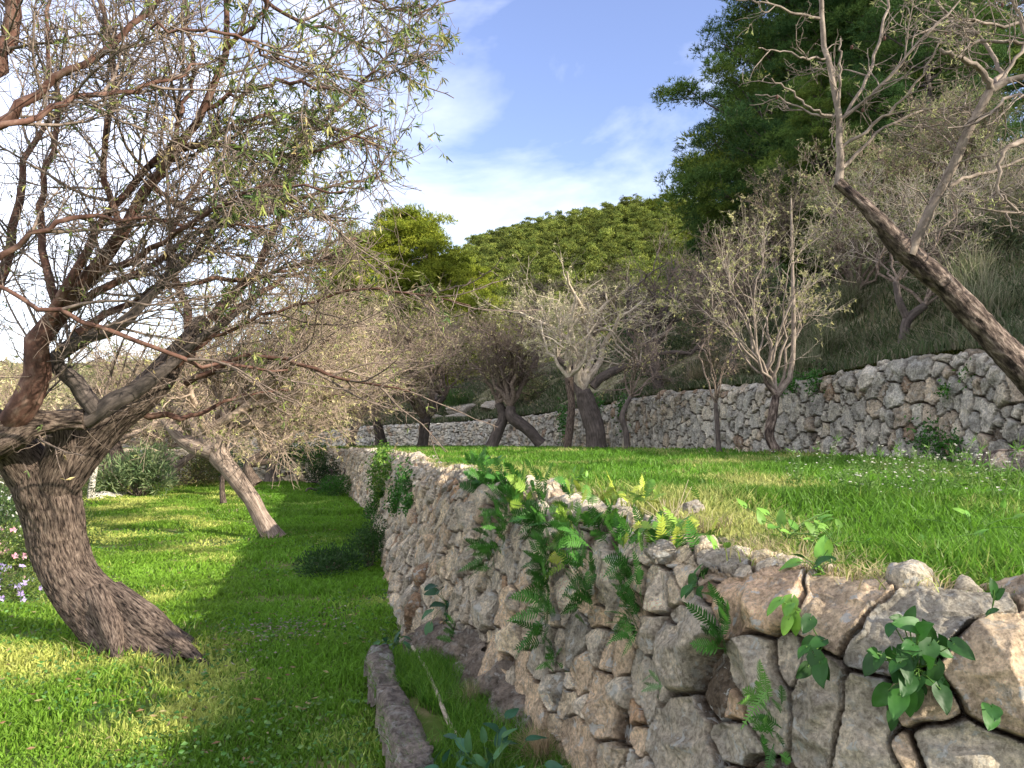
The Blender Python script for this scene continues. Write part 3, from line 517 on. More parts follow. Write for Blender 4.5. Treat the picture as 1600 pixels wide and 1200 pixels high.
A3, R3 = kids(A2, R2, 2300, (0.18, 0.55), 42, 6, 0.14, (0, 0, 0.03), 0.0042, 0.0016, r=r)
A3b, R3b = kids(LP, LR, 800, (0.15, 0.6), 52, 6, 0.14, (0, 0, 0.03), 0.0040, 0.0016, r=r)
A3 = np.concatenate([A3, A3b]); R3 = np.concatenate([R3, R3b])
A4, R4 = kids(A3, R3, 13000, (0.035, 0.16), 52, 3, 0.25, (0, 0, 0.03), 0.0021, 0.0010, r=r)
A5, R5 = kids(np.concatenate([A2]), R2, 4000, (0.02, 0.09), 60, 3, 0.25, (0, 0, 0), 0.003, 0.0018, r=r)
def inframe(P, x1):                                # the crown ends where its outer twigs end
    pj = proj(P[:, -1]); return (pj[:, 0] < x1 + 30 * np.sin(pj[:, 1] / 37)) & (P[:, -1, 1] > 2.2) & ((pj[:, 1] < 520 + 60 * np.sin(pj[:, 0] / 50)) | (r.random(len(P)) < 0.22))
k3 = inframe(A3, 690); A3, R3 = A3[k3], R3[k3]; k4 = inframe(A4, 700); A4, R4 = A4[k4], R4[k4]
lv = leafset(A4, 5500, (0.028, 0.065), (0.007, 0.013), [(0.20, 0.25, 0.07), (0.32, 0.33, 0.11), (0.45, 0.36, 0.17), (0.12, 0.17, 0.05)], r, w=[.35, .3, .15, .2], cluster=3)
PP = proj(A4[:, -1]); rt = A4[(PP[:, 0] > 330) & ((PP[:, 1] < 330) | (r.random(len(PP)) < .3))]
lv2 = leafset(rt, 6500, (0.04, 0.085), (0.008, 0.015), [(0.13, 0.18, 0.045), (0.24, 0.27, 0.07), (0.36, 0.34, 0.13), (0.07, 0.12, 0.035)], r, w=[.35, .3, .15, .2], cluster=4, droop=0.8)
t = build_tree('almond_tree', at(225, 985, 5.9) * [1, 1, 0], 'biggest almond tree, leaning furrowed trunk and reddish limbs, nearest on the lower lawn', 'tree',
    {'trunk': (*cat_bc(trunk), M_bark),
     'limbs': (*cat_bc([tube(LP[[0, 1]], LR[[0, 1]], 12)]), M_dark),
     'branches': (*cat_bc([tube(LP[2:], LR[2:], 10)]), M_red),
     'twigs': (*cat_bc([tube(A2, R2, 5), tube(A3, R3, 4), tube(A4, R4, 3), tube(A5, R5, 3)]), M_twig),
     'leaves': (*cat_([lv, lv2]), M_leaf)})

# --- the almond whose forked trunk enters from the right
r = np.random.default_rng(33)
trunk = [TR([(1640, 760, 7.4, 34), (1665, 700, 7.3, 31), (1650, 640, 7.1, 28), (1600, 580, 6.9, 25), (1540, 515, 6.8, 22), (1475, 445, 6.7, 19), (1410, 388, 6.6, 16), (1360, 330, 6.5, 13), (1308, 284, 6.5, 10)], sides=64, rings=220, amp=0.012, sx=18, sz=7, fl=(0.03, 0.3))]
lim = [[(1310, 290, 6.5, 11), (1312, 240, 6.5, 8), (1308, 180, 6.5, 7), (1296, 110, 6.5, 6.5), (1284, 40, 6.5, 6), (1276, -40, 6.5, 5)],
       [(1422, 398, 6.55, 13), (1440, 360, 6.5, 11.5), (1472, 295, 6.4, 11), (1510, 215, 6.3, 11), (1552, 140, 6.2, 10), (1620, 112, 6.1, 6), (1700, 90, 6, 5)],
       [(1552, 142, 6.2, 9), (1530, 108, 6.1, 7), (1500, 90, 6.0, 6), (1468, 77, 6.0, 5)],
       [(1555, 140, 6.2, 6), (1560, 100, 6.4, 5), (1520, 45, 6.5, 4), (1480, 20, 6.5, 3), (1450, -10, 6.5, 2)],
       [(1312, 190, 6.5, 4), (1350, 130, 6.6, 4), (1372, 70, 6.7, 3.5), (1390, -20, 6.8, 3)], [(1308, 185, 6.5, 4), (1312, 110, 6.4, 3), (1313, 60, 6.4, 2)],
       [(1312, 188, 6.5, 5), (1360, 150, 6.4, 4), (1410, 95, 6.3, 3.5), (1450, 50, 6.2, 3), (1500, 0, 6.2, 2)],
       [(1303, 182, 6.5, 4), (1270, 172, 6.4, 3), (1245, 150, 6.4, 2.5), (1205, 122, 6.3, 2)], [(1303, 185, 6.5, 3), (1260, 175, 6.6, 2.6), (1215, 152, 6.6, 2), (1180, 148, 6.7, 1.5)],
       [(1316, 230, 6.5, 4), (1360, 200, 6.4, 4), (1400, 165, 6.3, 3), (1440, 120, 6.2, 2.5), (1470, 60, 6.1, 2)], [(1316, 262, 6.5, 5), (1345, 235, 6.5, 4), (1385, 200, 6.5, 3), (1450, 170, 6.5, 3), (1520, 175, 6.5, 2)],
       [(1285, 30, 6.5, 4), (1240, 20, 6.4, 3), (1200, 4, 6.3, 2.5), (1150, 0, 6.3, 2)], [(1290, 92, 6.5, 3), (1250, 90, 6.4, 2.5), (1222, 80, 6.4, 2), (1185, 75, 6.3, 1.3)],
       [(1480, 290, 6.4, 5), (1540, 270, 6.5, 4), (1600, 250, 6.6, 3), (1660, 230, 6.7, 2)], [(1600, 220, 6.3, 8), (1570, 235, 6.2, 5), (1560, 300, 6.2, 4), (1590, 330, 6.2, 3)],
       [(1660, 60, 6.3, 7), (1600, 65, 6.2, 5), (1540, 62, 6.2, 4), (1500, 80, 6.2, 3)], [(1640, 600, 7.0, 12), (1700, 450, 6.9, 10), (1690, 300, 6.8, 8), (1600, 220, 6.6, 5)],
       [(1640, 20, 6.6, 5), (1570, 40, 6.5, 4), (1500, 30, 6.4, 3), (1420, 60, 6.3, 2)], [(1640, 160, 6.0, 5), (1580, 150, 6.0, 4), (1530, 190, 6.0, 3), (1480, 200, 6.0, 2)],
       [(1552, 142, 6.2, 5), (1600, 60, 6.2, 4), (1570, -20, 6.2, 3)], [(1700, 300, 6.5, 6), (1620, 330, 6.4, 4), (1560, 330, 6.3, 3), (1500, 320, 6.3, 2)]]
LP, LR = zip(*[hand(c, 16) for c in lim]); LP, LR = np.array(LP), np.array(LR) * 0.66; LP[:, 1:-1] += r.normal(0, 0.010, LP[:, 1:-1].shape)
w = np.linalg.norm(np.diff(LP, axis=1), axis=2).sum(1) * np.where(proj(LP[:, -1])[:, 0] > 1400, 1.6, 0.8)
A2, R2 = kids(LP, LR, 170, (0.2, 0.65), 45, 7, 0.2, (-0.01, 0, 0.02), 0.0065, 0.0026, r=r, u0=0.1, w=w)
A3, R3 = kids(np.concatenate([A2]), R2, 620, (0.10, 0.32), 48, 5, 0.22, (0, 0, 0.02), 0.0036, 0.0018, r=r)
A4, R4 = kids(A3, R3, 1500, (0.02, 0.10), 55, 3, 0.25, (0, 0, 0.02), 0.0026, 0.0015, r=r); k = (proj(A4[:, -1])[:, 0] > 1160); A4, R4 = A4[k], R4[k]
lv = leafset(A4, 1500, (0.025, 0.06), (0.007, 0.012), [(0.30, 0.33, 0.12), (0.42, 0.42, 0.18), (0.20, 0.25, 0.08)], r, w=[.4, .35, .25], cluster=4, droop=-0.1)
t = build_tree('almond_tree', at(1640, 750, 7.4), 'bare almond tree with flaking bark whose leaning forked trunk enters from the right edge', 'tree',
    {'trunk': (*cat_bc(trunk), M_flaky), 'branches': (*cat_bc([tube(LP[1:2], LR[1:2], 12), tube(LP[:1], LR[:1], 12), tube(LP[2:], LR[2:], 8)]), M_grey),
     'twigs': (*cat_bc([tube(A2, R2, 5), tube(A3, R3, 4), tube(A4, R4, 3)]), M_grey), 'leaves': (*lv, M_leaf)})
for (px, py, Y) in [(1214, 152, 6.6), (1331, 74, 6.5), (1348, 172, 6.4), (1382, 60, 6.5), (1566, 8, 6.3), (1477, 55, 6.2)]:
    c = at(px, py, Y); P = np.stack([c + [0, 0, 0.022], c + [0, 0, 0.016], c, c - [0, 0, 0.014], c - [0, 0, 0.021]])[None]; R = np.array([[0.001, 0.010, 0.014, 0.010, 0.001]])
    V, F, bc = tube(P, R, 8); mk('almond_husk', V, F, M_red, t, bc=bc)

# --- generic almonds
def almond(name, label, tr_c, crown, seed, mats, nlimb=9, n2=60, n3=500, n4=1500, nl=2500, lc=None, lsz=(0.05, 0.09), thick=1.0, trop=(0, 0, 0.03), group=None, more=(), rt=None, extra=(), wig=0.18, lf=1.0, ang=42, flat=0.0, lw=(0.012, 0.022), nleafw=None):
    """trunk through pixels+depth, crown ellipsoid (px,py,depth,rx m,ry m,rz m)"""
    r = np.random.default_rng(seed); P, R = hand(tr_c, 14); base = P[0]
    T = [rough_tube(P, R, 14, 30, amp=R[0] * 0.10, seed=seed, fl=(0.08, 0.35))]
    for m in more: p, q = hand(m, 12); T.append(rough_tube(p, q, 12, 26, amp=q[0] * 0.10, seed=seed + 1))
    c = at(*crown[:3]); rad = np.array(crown[3:6]); tips = [P[-1]] + [hand(m, 4)[0][-1] for m in more]; rr = [R[-1]] + [hand(m, 4)[1][-1] for m in more]
    LPs, LRs = [], []
    for k in range(nlimb):
        d = nrm(r.normal(size=3)); d[2] = abs(d[2]) * (1 - flat) + 0.05; tgt = c + d * rad * r.uniform(0.45, 0.85); q = k % len(tips); a = tips[q]
        mid = a * 0.55 + tgt * 0.45 + (r.normal(size=3) * 0.12 + np.array([0, 0, 0.05])) * np.linalg.norm(tgt - a)
        s = spline(np.array([a, mid, tgt]), 10); s[1:] += r.normal(0, 0.02 * np.linalg.norm(tgt - a), (9, 3)); LPs.append(s); LRs.append(np.linspace(rr[q] * 0.55, rr[q] * 0.12, 10))
    for m in extra: p_, q_ = hand(m, 10); LPs.append(p_); LRs.append(q_)
    LP, LR = np.array(LPs), np.array(LRs); S = float(rad.mean())
    A2, R2 = kids(LP, LR, n2, (0.25 * S * lf, 0.6 * S * lf), ang, 6, wig, trop, 0.012 * S * thick, 0.005 * thick, r=r, u0=0.2)
    A3, R3 = kids(np.concatenate([A2]), R2, n3, (0.12 * S * lf, 0.38 * S * lf), ang, 4, wig, trop, 0.006 * thick, 0.003 * thick, r=r)
    A4, R4 = kids(A3, R3, n4, (0.05 * S, 0.16 * S), 45, 2, 0.25, trop, 0.004 * thick, 0.0025 * thick, r=r)
    d = {'trunk': (*cat_bc(T), mats[0]), 'branches': (*cat_bc([tube(LP, LR, 7), tube(A2, R2, 4)]), mats[1]), 'twigs': (*cat_bc([tube(A3, R3, 3), tube(A4, R4, 3)]), mats[2])}
    if nl: d['leaves'] = (*leafset(A4, nl, lsz, lw, lc or LCOL, r, w=nleafw), M_leaf)
    return build_tree(name, base, label, 'tree', d, group)
LCOL = [(0.44, 0.39, 0.17), (0.34, 0.35, 0.13), (0.54, 0.46, 0.28), (0.25, 0.28, 0.09)]
PALE = (M_pale, M_pale, M_pale); DRK = (M_dark, M_twig, M_twig); MID = (M_bark, M_beige, M_beige)
almond('almond_tree', 'almond with a smooth curved trunk leaning left and beige crown, on the lower lawn', [(428, 846, 12.2, 17), (410, 812, 12.2, 13), (389, 775, 12.2, 13), (362, 738, 12.2, 14), (337, 705, 12.2, 17), (324, 680, 12.2, 15)], (430, 590, 12.4, 2.9, 2.2, 1.45), 41, (M_tan, M_beige, M_beige), 16, 170, 2200, 7000, 16000, lsz=(0.045, 0.085), thick=0.9,
       more=[[(335, 705, 12.2, 16), (290, 690, 12.2, 13), (258, 655, 12.2, 10), (235, 620, 12.2, 8)], [(338, 700, 12.2, 15), (352, 665, 12.2, 12), (350, 630, 12.2, 8)]], flat=0.2)
almond('almond_tree', 'small almond with one branch bending right, far end of the lower lawn', [(400, 757, 20, 9), (388, 735, 20, 8), (392, 722, 20, 8), (415, 706, 20, 7)], (470, 640, 20, 2.6, 2.2, 1.5), 42, MID, 9, 80, 900, 2600, 4200, lsz=(0.07, 0.11), thick=1.4,
       more=[[(390, 722, 20, 7), (420, 720, 20, 5), (425, 700, 20, 4)]])
almond('almond_tree', 'dark upright almond at the end of the lower lawn beside the far stone wall', [(422, 752, 23, 8), (424, 730, 23, 7), (436, 705, 23, 6), (450, 690, 23, 6)], (540, 610, 23.5, 3.4, 2.6, 2.2), 43, (M_dark, M_beige, M_beige), 12, 100, 1500, 4200, 10000, lsz=(0.08, 0.13), thick=1.7)
almond('almond_tree', 'sunlit leaning almond trunk behind the big tree, beside the round shrub', [(222, 762, 21.5, 11), (205, 742, 21.5, 10), (185, 715, 21.5, 10), (178, 690, 21.5, 9)], (190, 625, 22, 3.0, 2.4, 2.0), 44, MID, 10, 80, 1000, 3000, 4000, lsz=(0.08, 0.12), thick=1.5)
almond('almond_tree', 'crooked dark almond with low forked limbs near the white dish', [(262, 752, 24, 8), (272, 735, 24, 7), (262, 715, 24, 7), (245, 695, 24, 6)], (290, 640, 24.5, 2.8, 2.4, 1.8), 45, (M_dark, M_twig, M_twig), 9, 70, 900, 2600, 3600, lsz=(0.08, 0.12), thick=1.6,
       more=[[(270, 735, 24, 6), (295, 715, 24, 5), (320, 700, 24, 4)]])
almond('almond_sapling', 'thin sapling stem standing on the lower lawn left of the leaning almond', [(349, 786, 16, 4.5), (347, 765, 16, 4), (348, 745, 16, 3.5), (352, 715, 16, 3)], (352, 670, 16, 0.9, 0.8, 0.8), 46, MID, 5, 14, 120, 300, 300, thick=0.8)
# upper terrace, from the left
UT = [('slender almond trunk at the far left of the upper lawn', [(547, 700, 30, 8), (550, 680, 30, 7), (562, 655, 30, 6)], (590, 590, 30, 3.4, 3, 2.6), DRK, 1),
      ('straight dark almond trunk, second from the left on the upper lawn', [(597, 700, 27, 9), (592, 670, 27, 8), (585, 640, 27, 7)], (560, 580, 27, 3.2, 3, 2.3), (M_dark, M_twig, M_twig), 2),
      ('pruned almond with a sawn limb scar and one branch bending right', [(660, 701, 26, 9), (663, 675, 26, 8.5), (664, 655, 26, 9)], (650, 580, 26, 3.3, 3, 2.3), (M_dark, M_twig, M_twig), 3),
      ('dark almond leaning right, left leg of the crossed pair', [(768, 700, 23, 9), (778, 675, 23, 9), (786, 650, 23, 8), (778, 630, 23, 7)], (775, 570, 23, 2.0, 2.2, 1.75), DRK, 4),
      ('dark almond leaning left, right leg of the crossed pair', [(846, 694, 22.5, 9), (825, 672, 22.5, 9), (800, 652, 22.5, 9), (798, 635, 22.5, 7)], (820, 560, 22.5, 1.7, 2.2, 1.75), DRK, 5),
      ('thin knotty almond trunk lit orange in front of the pale almond', [(886, 705, 19, 6), (890, 670, 19, 6.5), (893, 630, 19, 6), (888, 590, 19, 6)], (880, 530, 19, 1.4, 1.4, 1.1), (M_bark, M_pale, M_pale), 6),
      ('thick almond trunk with pale sunlit bushy crown, in the middle of the upper lawn', [(932, 705, 20, 15), (930, 670, 20, 15), (918, 635, 20, 14), (910, 610, 20, 12)], (905, 500, 20, 2.7, 2.0, 1.75), (M_dark, M_pale, M_pale), 7),
      ('spindly dark almond right of the thick trunk', [(980, 706, 18, 4.5), (978, 675, 18, 4), (972, 650, 18, 4), (985, 620, 18, 3)], (1010, 560, 18, 1.6, 1.5, 1.3), (M_dark, M_twig, M_twig), 8),
      ('thin straight dark sapling against the upper stone wall', [(1123, 706, 13.6, 4), (1121, 670, 13.6, 3.6), (1118, 630, 13.6, 3)], (1115, 560, 13.7, 0.9, 0.9, 0.9), DRK, 9)]
for (lab, tr_c, cr_, mt, k) in UT:
    pale = mt[1] is M_pale; far = tr_c[0][2] / 20.0
    more = []
    if k == 3: more = [[(664, 655, 26, 8), (680, 635, 26, 7), (694, 620, 26, 5)]]
    if k == 7: more = [[(925, 605, 20, 8), (940, 590, 20, 7), (970, 575, 20, 5), (1000, 570, 20, 3)], [(905, 612, 20, 8), (895, 580, 20, 6), (870, 560, 20, 4)]]
    n = {4: (10, 80, 750, 2000, 1500), 5: (9, 70, 650, 1700, 1200), 7: (15, 75, 520, 1200, 3800), 6: (7, 30, 170, 400, 1000), 8: (7, 40, 300, 700, 500), 9: (5, 22, 150, 350, 160)}.get(k, (10, 75, 700, 1900, 3600))
    almond('almond_tree', lab, tr_c, cr_, 60 + k, mt, *n, lsz=(0.06 * far, 0.10 * far), thick=(0.72 if k == 7 else 0.85) * far, wig=0.16 if pale else 0.2, lf=1.15 if pale else 1.15, ang=44 if pale else 48, more=more, trop=(0, 0, 0.03) if pale else (0, 0, 0.02), lc=[(0.58, 0.53, 0.30), (0.66, 0.59, 0.38), (0.40, 0.40, 0.17)] if pale else LCOL[:3])
almond('almond_tree', 'open vase shaped almond with pale bark in front of the upper stone wall', [(1212, 706, 12.4, 8), (1202, 680, 12.4, 7), (1207, 650, 12.4, 6), (1213, 615, 12.4, 5)], (1200, 475, 12.5, 1.7, 1.4, 1.15), 81, (M_flaky, M_grey, M_pale), 12, 46, 290, 700, 2800, lsz=(0.04, 0.075), thick=0.5, trop=(0, 0, 0.04), wig=0.09, lf=1.4, ang=30,
       more=[[(1213, 617, 12.4, 6), (1200, 600, 12.4, 5), (1195, 585, 12.4, 4)]], extra=[[(1213, 617, 12.4, 6), (1230, 600, 12.4, 5), (1238, 570, 12.4, 4), (1240, 500, 12.4, 3.5), (1238, 420, 12.4, 2.5), (1236, 310, 12.4, 1.3)]], lc=[(0.36, 0.35, 0.14), (0.45, 0.42, 0.2), (0.25, 0.27, 0.1)])
# behind the upper wall
BT = [('dark twisted almond on the bank above the upper stone wall', [(1408, 560, 14.5, 8), (1412, 530, 14.5, 7), (1418, 500, 14.5, 7), (1445, 478, 14.5, 5)], (1470, 380, 15, 2.3, 1.8, 1.5), (M_dark, M_twig, M_pale), 1, [[(1418, 500, 14.5, 6), (1405, 470, 14.5, 5), (1400, 440, 14.5, 4)]]),
      ('almond trunk above the wall between the pale almond and the vase shaped one', [(1030, 612, 22, 8), (1024, 580, 22, 8), (1018, 550, 22, 7)], (1050, 470, 22, 3.0, 2.4, 2.0), (M_dark, M_dark, M_twig), 2, []),
      ('almond with a pale green leafing crown high on the bank below the pines', [(1330, 560, 18, 6), (1322, 510, 18, 6), (1335, 460, 18, 5)], (1345, 370, 18, 2.0, 1.9, 1.6), (M_dark, M_twig, M_pale), 3, []),
      ('leafy almond crown on the bank at the right edge', [(1530, 560, 16, 7), (1540, 500, 16, 6), (1545, 440, 16, 5)], (1560, 350, 16.5, 2.3, 2.2, 1.9), (M_dark, M_twig, M_pale), 4, []),
      ('grey bare almond on the slope above the wall, behind the vase shaped almond', [(1150, 600, 19, 6), (1145, 560, 19, 6), (1150, 520, 19, 5)], (1130, 460, 19, 2.2, 2.0, 1.7), (M_dark, M_twig, M_twig), 5, [])]
for (lab, tr_c, cr_, mt, k, more) in BT:
    almond('almond_tree', lab, tr_c, cr_, 90 + k, mt, 11, 90, 700, 1700, {1: 2500, 3: 5500, 4: 5500}.get(k, 1800), lsz=(0.05, 0.09), thick=1.1, more=more, lc=[(0.26, 0.28, 0.11), (0.36, 0.35, 0.16), (0.17, 0.2, 0.07)], lw=(0.014, 0.026))

# --- pines
def pine_mesh(seed, H, Rm, bare=0.2, nb=46, tufts=90, lop=(0, 0), tl=(0.16, 0.30), tw=0.035, top=0.6, cl_r=0.75, cols=None, per=6):
    r = np.random.default_rng(seed); k = 12; th = np.linspace(0, 1, k); tp = np.stack([np.sin(th * 2 + seed) * 0.03 * H, np.cos(th * 3 + seed) * 0.02 * H, th * H], -1); trd = H * 0.018 * (1 - th) + 0.04
    B, BR, ends = [], [], []
    for i in range(nb):
        u = bare + (1 - bare) * (i + r.random()) / nb; z = u * H; a = i * 2.399 + r.normal(0, .4); v = (u - bare) / (1 - bare)
        L_ = Rm * (np.sin(PI * min(1, (0.16 + 0.84 * v)) ** top) ** 0.8) * r.uniform(0.55, 1.1) + 0.3; L_ *= 1 + lop[0] * math.cos(a - lop[1])
        p0 = np.array([np.interp(u, th, tp[:, 0]), np.interp(u, th, tp[:, 1]), z]); d = np.array([math.cos(a), math.sin(a), 0.1 + 0.9 * v ** 2]); d /= np.linalg.norm(d)
        pts = [p0 + d * L_ * s + np.array([0, 0, 0.18 * L_ * s * s - 0.05 * L_ * math.sin(s * PI)]) for s in np.linspace(0, 1, 7)]; B.append(pts); BR.append(np.linspace(0.03 + L_ * 0.02, 0.015, 7))
    B, BR = np.array(B), np.array(BR); S2, SR2 = kids(B, BR, nb * 5, (0.15 * Rm, 0.42 * Rm), 50, 4, 0.15, (0, 0, 0.08), 0.03, 0.01, u0=0.25, r=r)
    E = np.concatenate([B[:, -1], B[:, -2], S2[:, -1], S2[:, -2][r.random(len(S2)) < .5]]); E = E + r.normal(0, 0.12, E.shape)
    nc = len(E); sz = cl_r * r.uniform(0.6, 1.25, nc); n = nc * tufts; i = np.repeat(np.arange(nc), tufts)
    q = nrm(r.normal(size=(n, 3))); q[:, 2] = np.where(q[:, 2] < -0.25, -q[:, 2] * 0.6, q[:, 2]); rad = r.uniform(0.35, 1, n) ** 0.6
    c = E[i] + q * (sz[i] * rad)[:, None] * np.array([1, 1, 0.62]); cols = np.array(cols if cols is not None else [(0.065, 0.125, 0.034), (0.095, 0.155, 0.036), (0.045, 0.095, 0.03)])
    cc = cols[r.integers(0, len(cols), nc)][i] * (1 + r.normal(0, 0.15, (n, 1))).clip(.5, 1.6)
    c = np.repeat(c, per, 0); q = np.repeat(q, per, 0); cc = np.repeat(cc, per, 0); m = len(c); d = nrm(q * 0.9 + r.normal(0, 0.75, (m, 3)) + np.array([0, 0, 0.35]))
    s = nrm(np.cross(d, r.normal(size=(m, 3)))); ln = r.uniform(*tl, m)[:, None]; V = np.stack([c - s * tw / 2, c + s * tw / 2, c + d * ln], 1).reshape(-1, 3); F = np.arange(m * 3).reshape(-1, 3)
    W = cat_bc([tube(tp[None], trd[None], 10), tube(B, BR, 5), tube(S2, SR2, 3)]); return W, (V, [F], np.repeat(cc, 3, 0))
def pine(mesh, base, label, s=1.0, rot=0.0, group=None, src=None):
    if src is None:
        t = empty('pine_tree', (0, 0, 0), label, 'tree', group); W, Lf = mesh; mk('trunk', *W[:2], M_dark, t, bc=W[2]); mk('crown', *Lf[:2], M_needle, t, c=Lf[2], smooth=False)
    else:
        t = src.copy(); col.objects.link(t); tag(t, label, 'tree', group)
        for ch in src.children: c = ch.copy(); col.objects.link(c); c.parent = t
    t.location = [float(q) for q in base]; t.scale = (s, s, s); t.rotation_euler = (0, 0, rot); return t
def bank_at(px, Y):
    """ground height on the slope under a column of the view"""
    x = (px - 800) / FPX * Y; d = (BK[..., 0] - x) ** 2 + (BK[..., 1] - Y) ** 2; i = np.unravel_index(int(np.argmin(d)), d.shape); z = BK[i][2] if d[i] < 30 else -99
    z2 = float(hillz(x, Y)) if Y > 52 else -99; return np.array([x, Y, max(z, z2, 0) - 0.2])
YG = [(0.22, 0.26, 0.03), (0.27, 0.30, 0.036), (0.16, 0.20, 0.025)]
p1 = pine(pine_mesh(3, 17, 5.2, 0.12, 66, 95, tl=(0.14, 0.24), tw=0.028, cl_r=0.85, per=6, cols=[(0.10, 0.165, 0.034), (0.145, 0.20, 0.038), (0.07, 0.125, 0.03)]), bank_at(1285, 36), 'tall dark pine at the left of the pine stand, sunlit yellow green put into its needle colour', 1.10, 0.4)  # needles made lighter and yellower all over, in place of sun on the crown
p2 = pine(pine_mesh(8, 19, 5.6, 0.10, 66, 95, tl=(0.14, 0.24), tw=0.028, cl_r=0.9, per=6), bank_at(1370, 33), 'tallest dense dark pine in the middle of the stand above the upper wall', 1.1, 1.9)
pine(None, bank_at(1540, 31), 'dark pine behind the forked almond at the right', 1.2, 3.3, src=p1)
pine(None, bank_at(1165, 43), 'lower dark pine at the foot of the pine stand, against the wooded hill', 0.72, 5.0, src=p2)
pine(None, bank_at(1290, 28), 'short bushy pine under the tall pines, just above the bank', 0.52, 2.2, src=p1)
pine(None, bank_at(1480, 25), 'short dark pine low on the bank behind the leafy almonds', 0.55, 4.4, src=p2)
b3 = bank_at(635, 62); s3 = (20.3 - b3[2]) / 17.6
p3 = pine(pine_mesh(14, 17, 7.4, 0.0, 90, 75, tl=(0.2, 0.4), tw=0.07, cl_r=1.15, top=0.45, per=4, cols=YG), b3, 'broad sunlit yellow green pine behind the orchard, left of the hill', s3, 0.3)
pine(None, bank_at(572, 60), 'yellow green pine at the left shoulder of the broad sunlit pine', s3 * .92, 2.0, src=p3)
pine(None, bank_at(735, 70), 'small pine between the broad yellow pine and the wooded hill', 0.62, 2.5, src=p3)
pine(None, bank_at(540, 72), 'dark pine behind the left shoulder of the broad yellow pine', 0.75, 1.5, src=p3)
pine(None, bank_at(1300, 46), 'tall pine with sunlight put into its yellow green needles at the back left of the dark stand', 1.08, 2.8, src=p3)  # yellow pine added so the top of the stand looks sunlit
# pines further up the slope, to the right of the picture, that shade it
# the wooded hill
W0 = [pine_mesh(50 + k, 7.0, 2.3, 0.05, 6, 30, tl=(0.25, 0.5), tw=0.17, cl_r=1.1, per=2, cols=[(0.17, 0.205, 0.045), (0.22, 0.245, 0.05), (0.12, 0.16, 0.035)]) for k in range(4)]
r = np.random.default_rng(5); parts, wp = [], []; n = 0; pts = []
while len(pts) < 900:
    x = r.uniform(-75, 150); y = r.uniform(66, 243); pj = proj(np.array([x, y, float(hillz(x, y)) + 4]))
    if pj[0] < 500 or pj[0] > 1190: continue
    if pts and min((x - a) ** 2 + (y - b) ** 2 for a, b in pts[-900:]) < 11: continue
    pts.append((x, y))
for k, (x, y) in enumerate(pts):
    W, Lf = W0[k % 4]; a = r.uniform(0, 6.28); s = r.uniform(0.6, 1.05); Rm = np.array([[math.cos(a), -math.sin(a), 0], [math.sin(a), math.cos(a), 0], [0, 0, 1]]) * s; o = np.array([x, y, float(hillz(x, y)) - 0.3])
    parts.append((Lf[0] @ Rm.T + o, Lf[1], Lf[2] * r.uniform(0.5, 1.3)))
V, F, C_ = cat_(parts); tag(mk('hill_forest', V, F, M_needle, c=C_, smooth=False), 'dense pine wood covering the rounded hill in the background', 'forest', kind='stuff')
# ------------------------------------------------------------------ small plants
def frond(base, d, ln, wd, c, r, up=(0, 0, 1), droop=0.5, np_=15):
    k = 2 * np_ + 1; t = np.linspace(0, 1, k)[:, None]; d = nrm(np.array(d, float)); side = nrm(np.cross(d, up) + r.normal(0, .15, 3)); P = base + d * ln * t + np.array([0, 0, -1]) * droop * ln * t ** 2 + side * 0.08 * ln * np.sin(t * 2) * r.choice([-1, 1])
    T = nrm(np.gradient(P, axis=0)); S = nrm(side - T * (T @ side)[:, None]); Nn = np.cross(S, T); V, F, C = [], [], []
    w = wd * np.sin(PI * np.clip(t[:, 0] * 0.95 + 0.12, 0, 1)) ** 0.7 * (t[:, 0] > 0.14)
    for sg in (-1, 1):
        i = np.arange(4, k - 1, 2); b = P[i]; dd = nrm(S[i] * sg * 0.9 + T[i] * 0.42 - Nn[i] * 0.12 + r.normal(0, 0.06, (len(i), 3))); L_ = w[i][:, None] + 0.004; h = T[i] * ln / k * 0.8
        q = np.stack([b - h * .9, b + dd * L_ * 0.6 - h * .85, b + dd * L_, b + dd * L_ * 0.55 + h * .9, b + h * .8], 1); n0 = sum(len(v) for v in V); V.append(q.reshape(-1, 3)); j = np.arange(len(i))[:, None] * 5
        F.append(n0 + j + np.array([[0, 1, 3, 4]])); C.append(n0 + j + np.array([[1, 2, 3]]))
    n0 = sum(len(v) for v in V); ww = 0.0016; V.append(np.concatenate([P - S * ww, P + S * ww])); j = np.arange(k - 1)[:, None]; F.append(n0 + np.concatenate([j, j + k, j + k + 1, j + 1], 1))
    V = np.concatenate(V); return V, [np.concatenate(F), np.concatenate(C)], np.array(c) * (1 + r.normal(0, .08, (len(V), 1)))
FG = [(0.045, 0.15, 0.02), (0.065, 0.19, 0.026), (0.035, 0.115, 0.018)]; FY = [(0.36, 0.42, 0.06), (0.22, 0.34, 0.05), (0.10, 0.22, 0.03)]
def fern(px, py, n, ln, cols, label, seed, spread=0.07, upb=0.35):
    r = np.random.default_rng(seed); p, nn = lower.pt(px, py - (14 if ln > .16 else 0)); n = int(n * (2.8 if ln > .165 else 1.3)); ln = ln * (0.98 if ln > .165 else .9); spread = 0.115 if ln > .16 else .05; rt = cat_([frond(p + r.normal(0, spread, 3) * (1 - np.abs(nn)) + nn * 0.045, nn * r.uniform(.25, .8) + np.array([0, 0, .15 + upb * r.uniform(0, 2)]) + r.normal(0, 0.55, 3) * (1 - 0.5 * np.abs(nn)), ln * r.uniform(.6, 1.15), ln * r.uniform(.15, .21), cols[r.integers(len(cols))], r, nn, r.uniform(0.0, 0.5)) for k in range(n)])
    tag(mk('fern', rt[0], rt[1], M_gloss, c=rt[2], origin=p), label, 'fern', 'ferns growing out of the near stone wall')
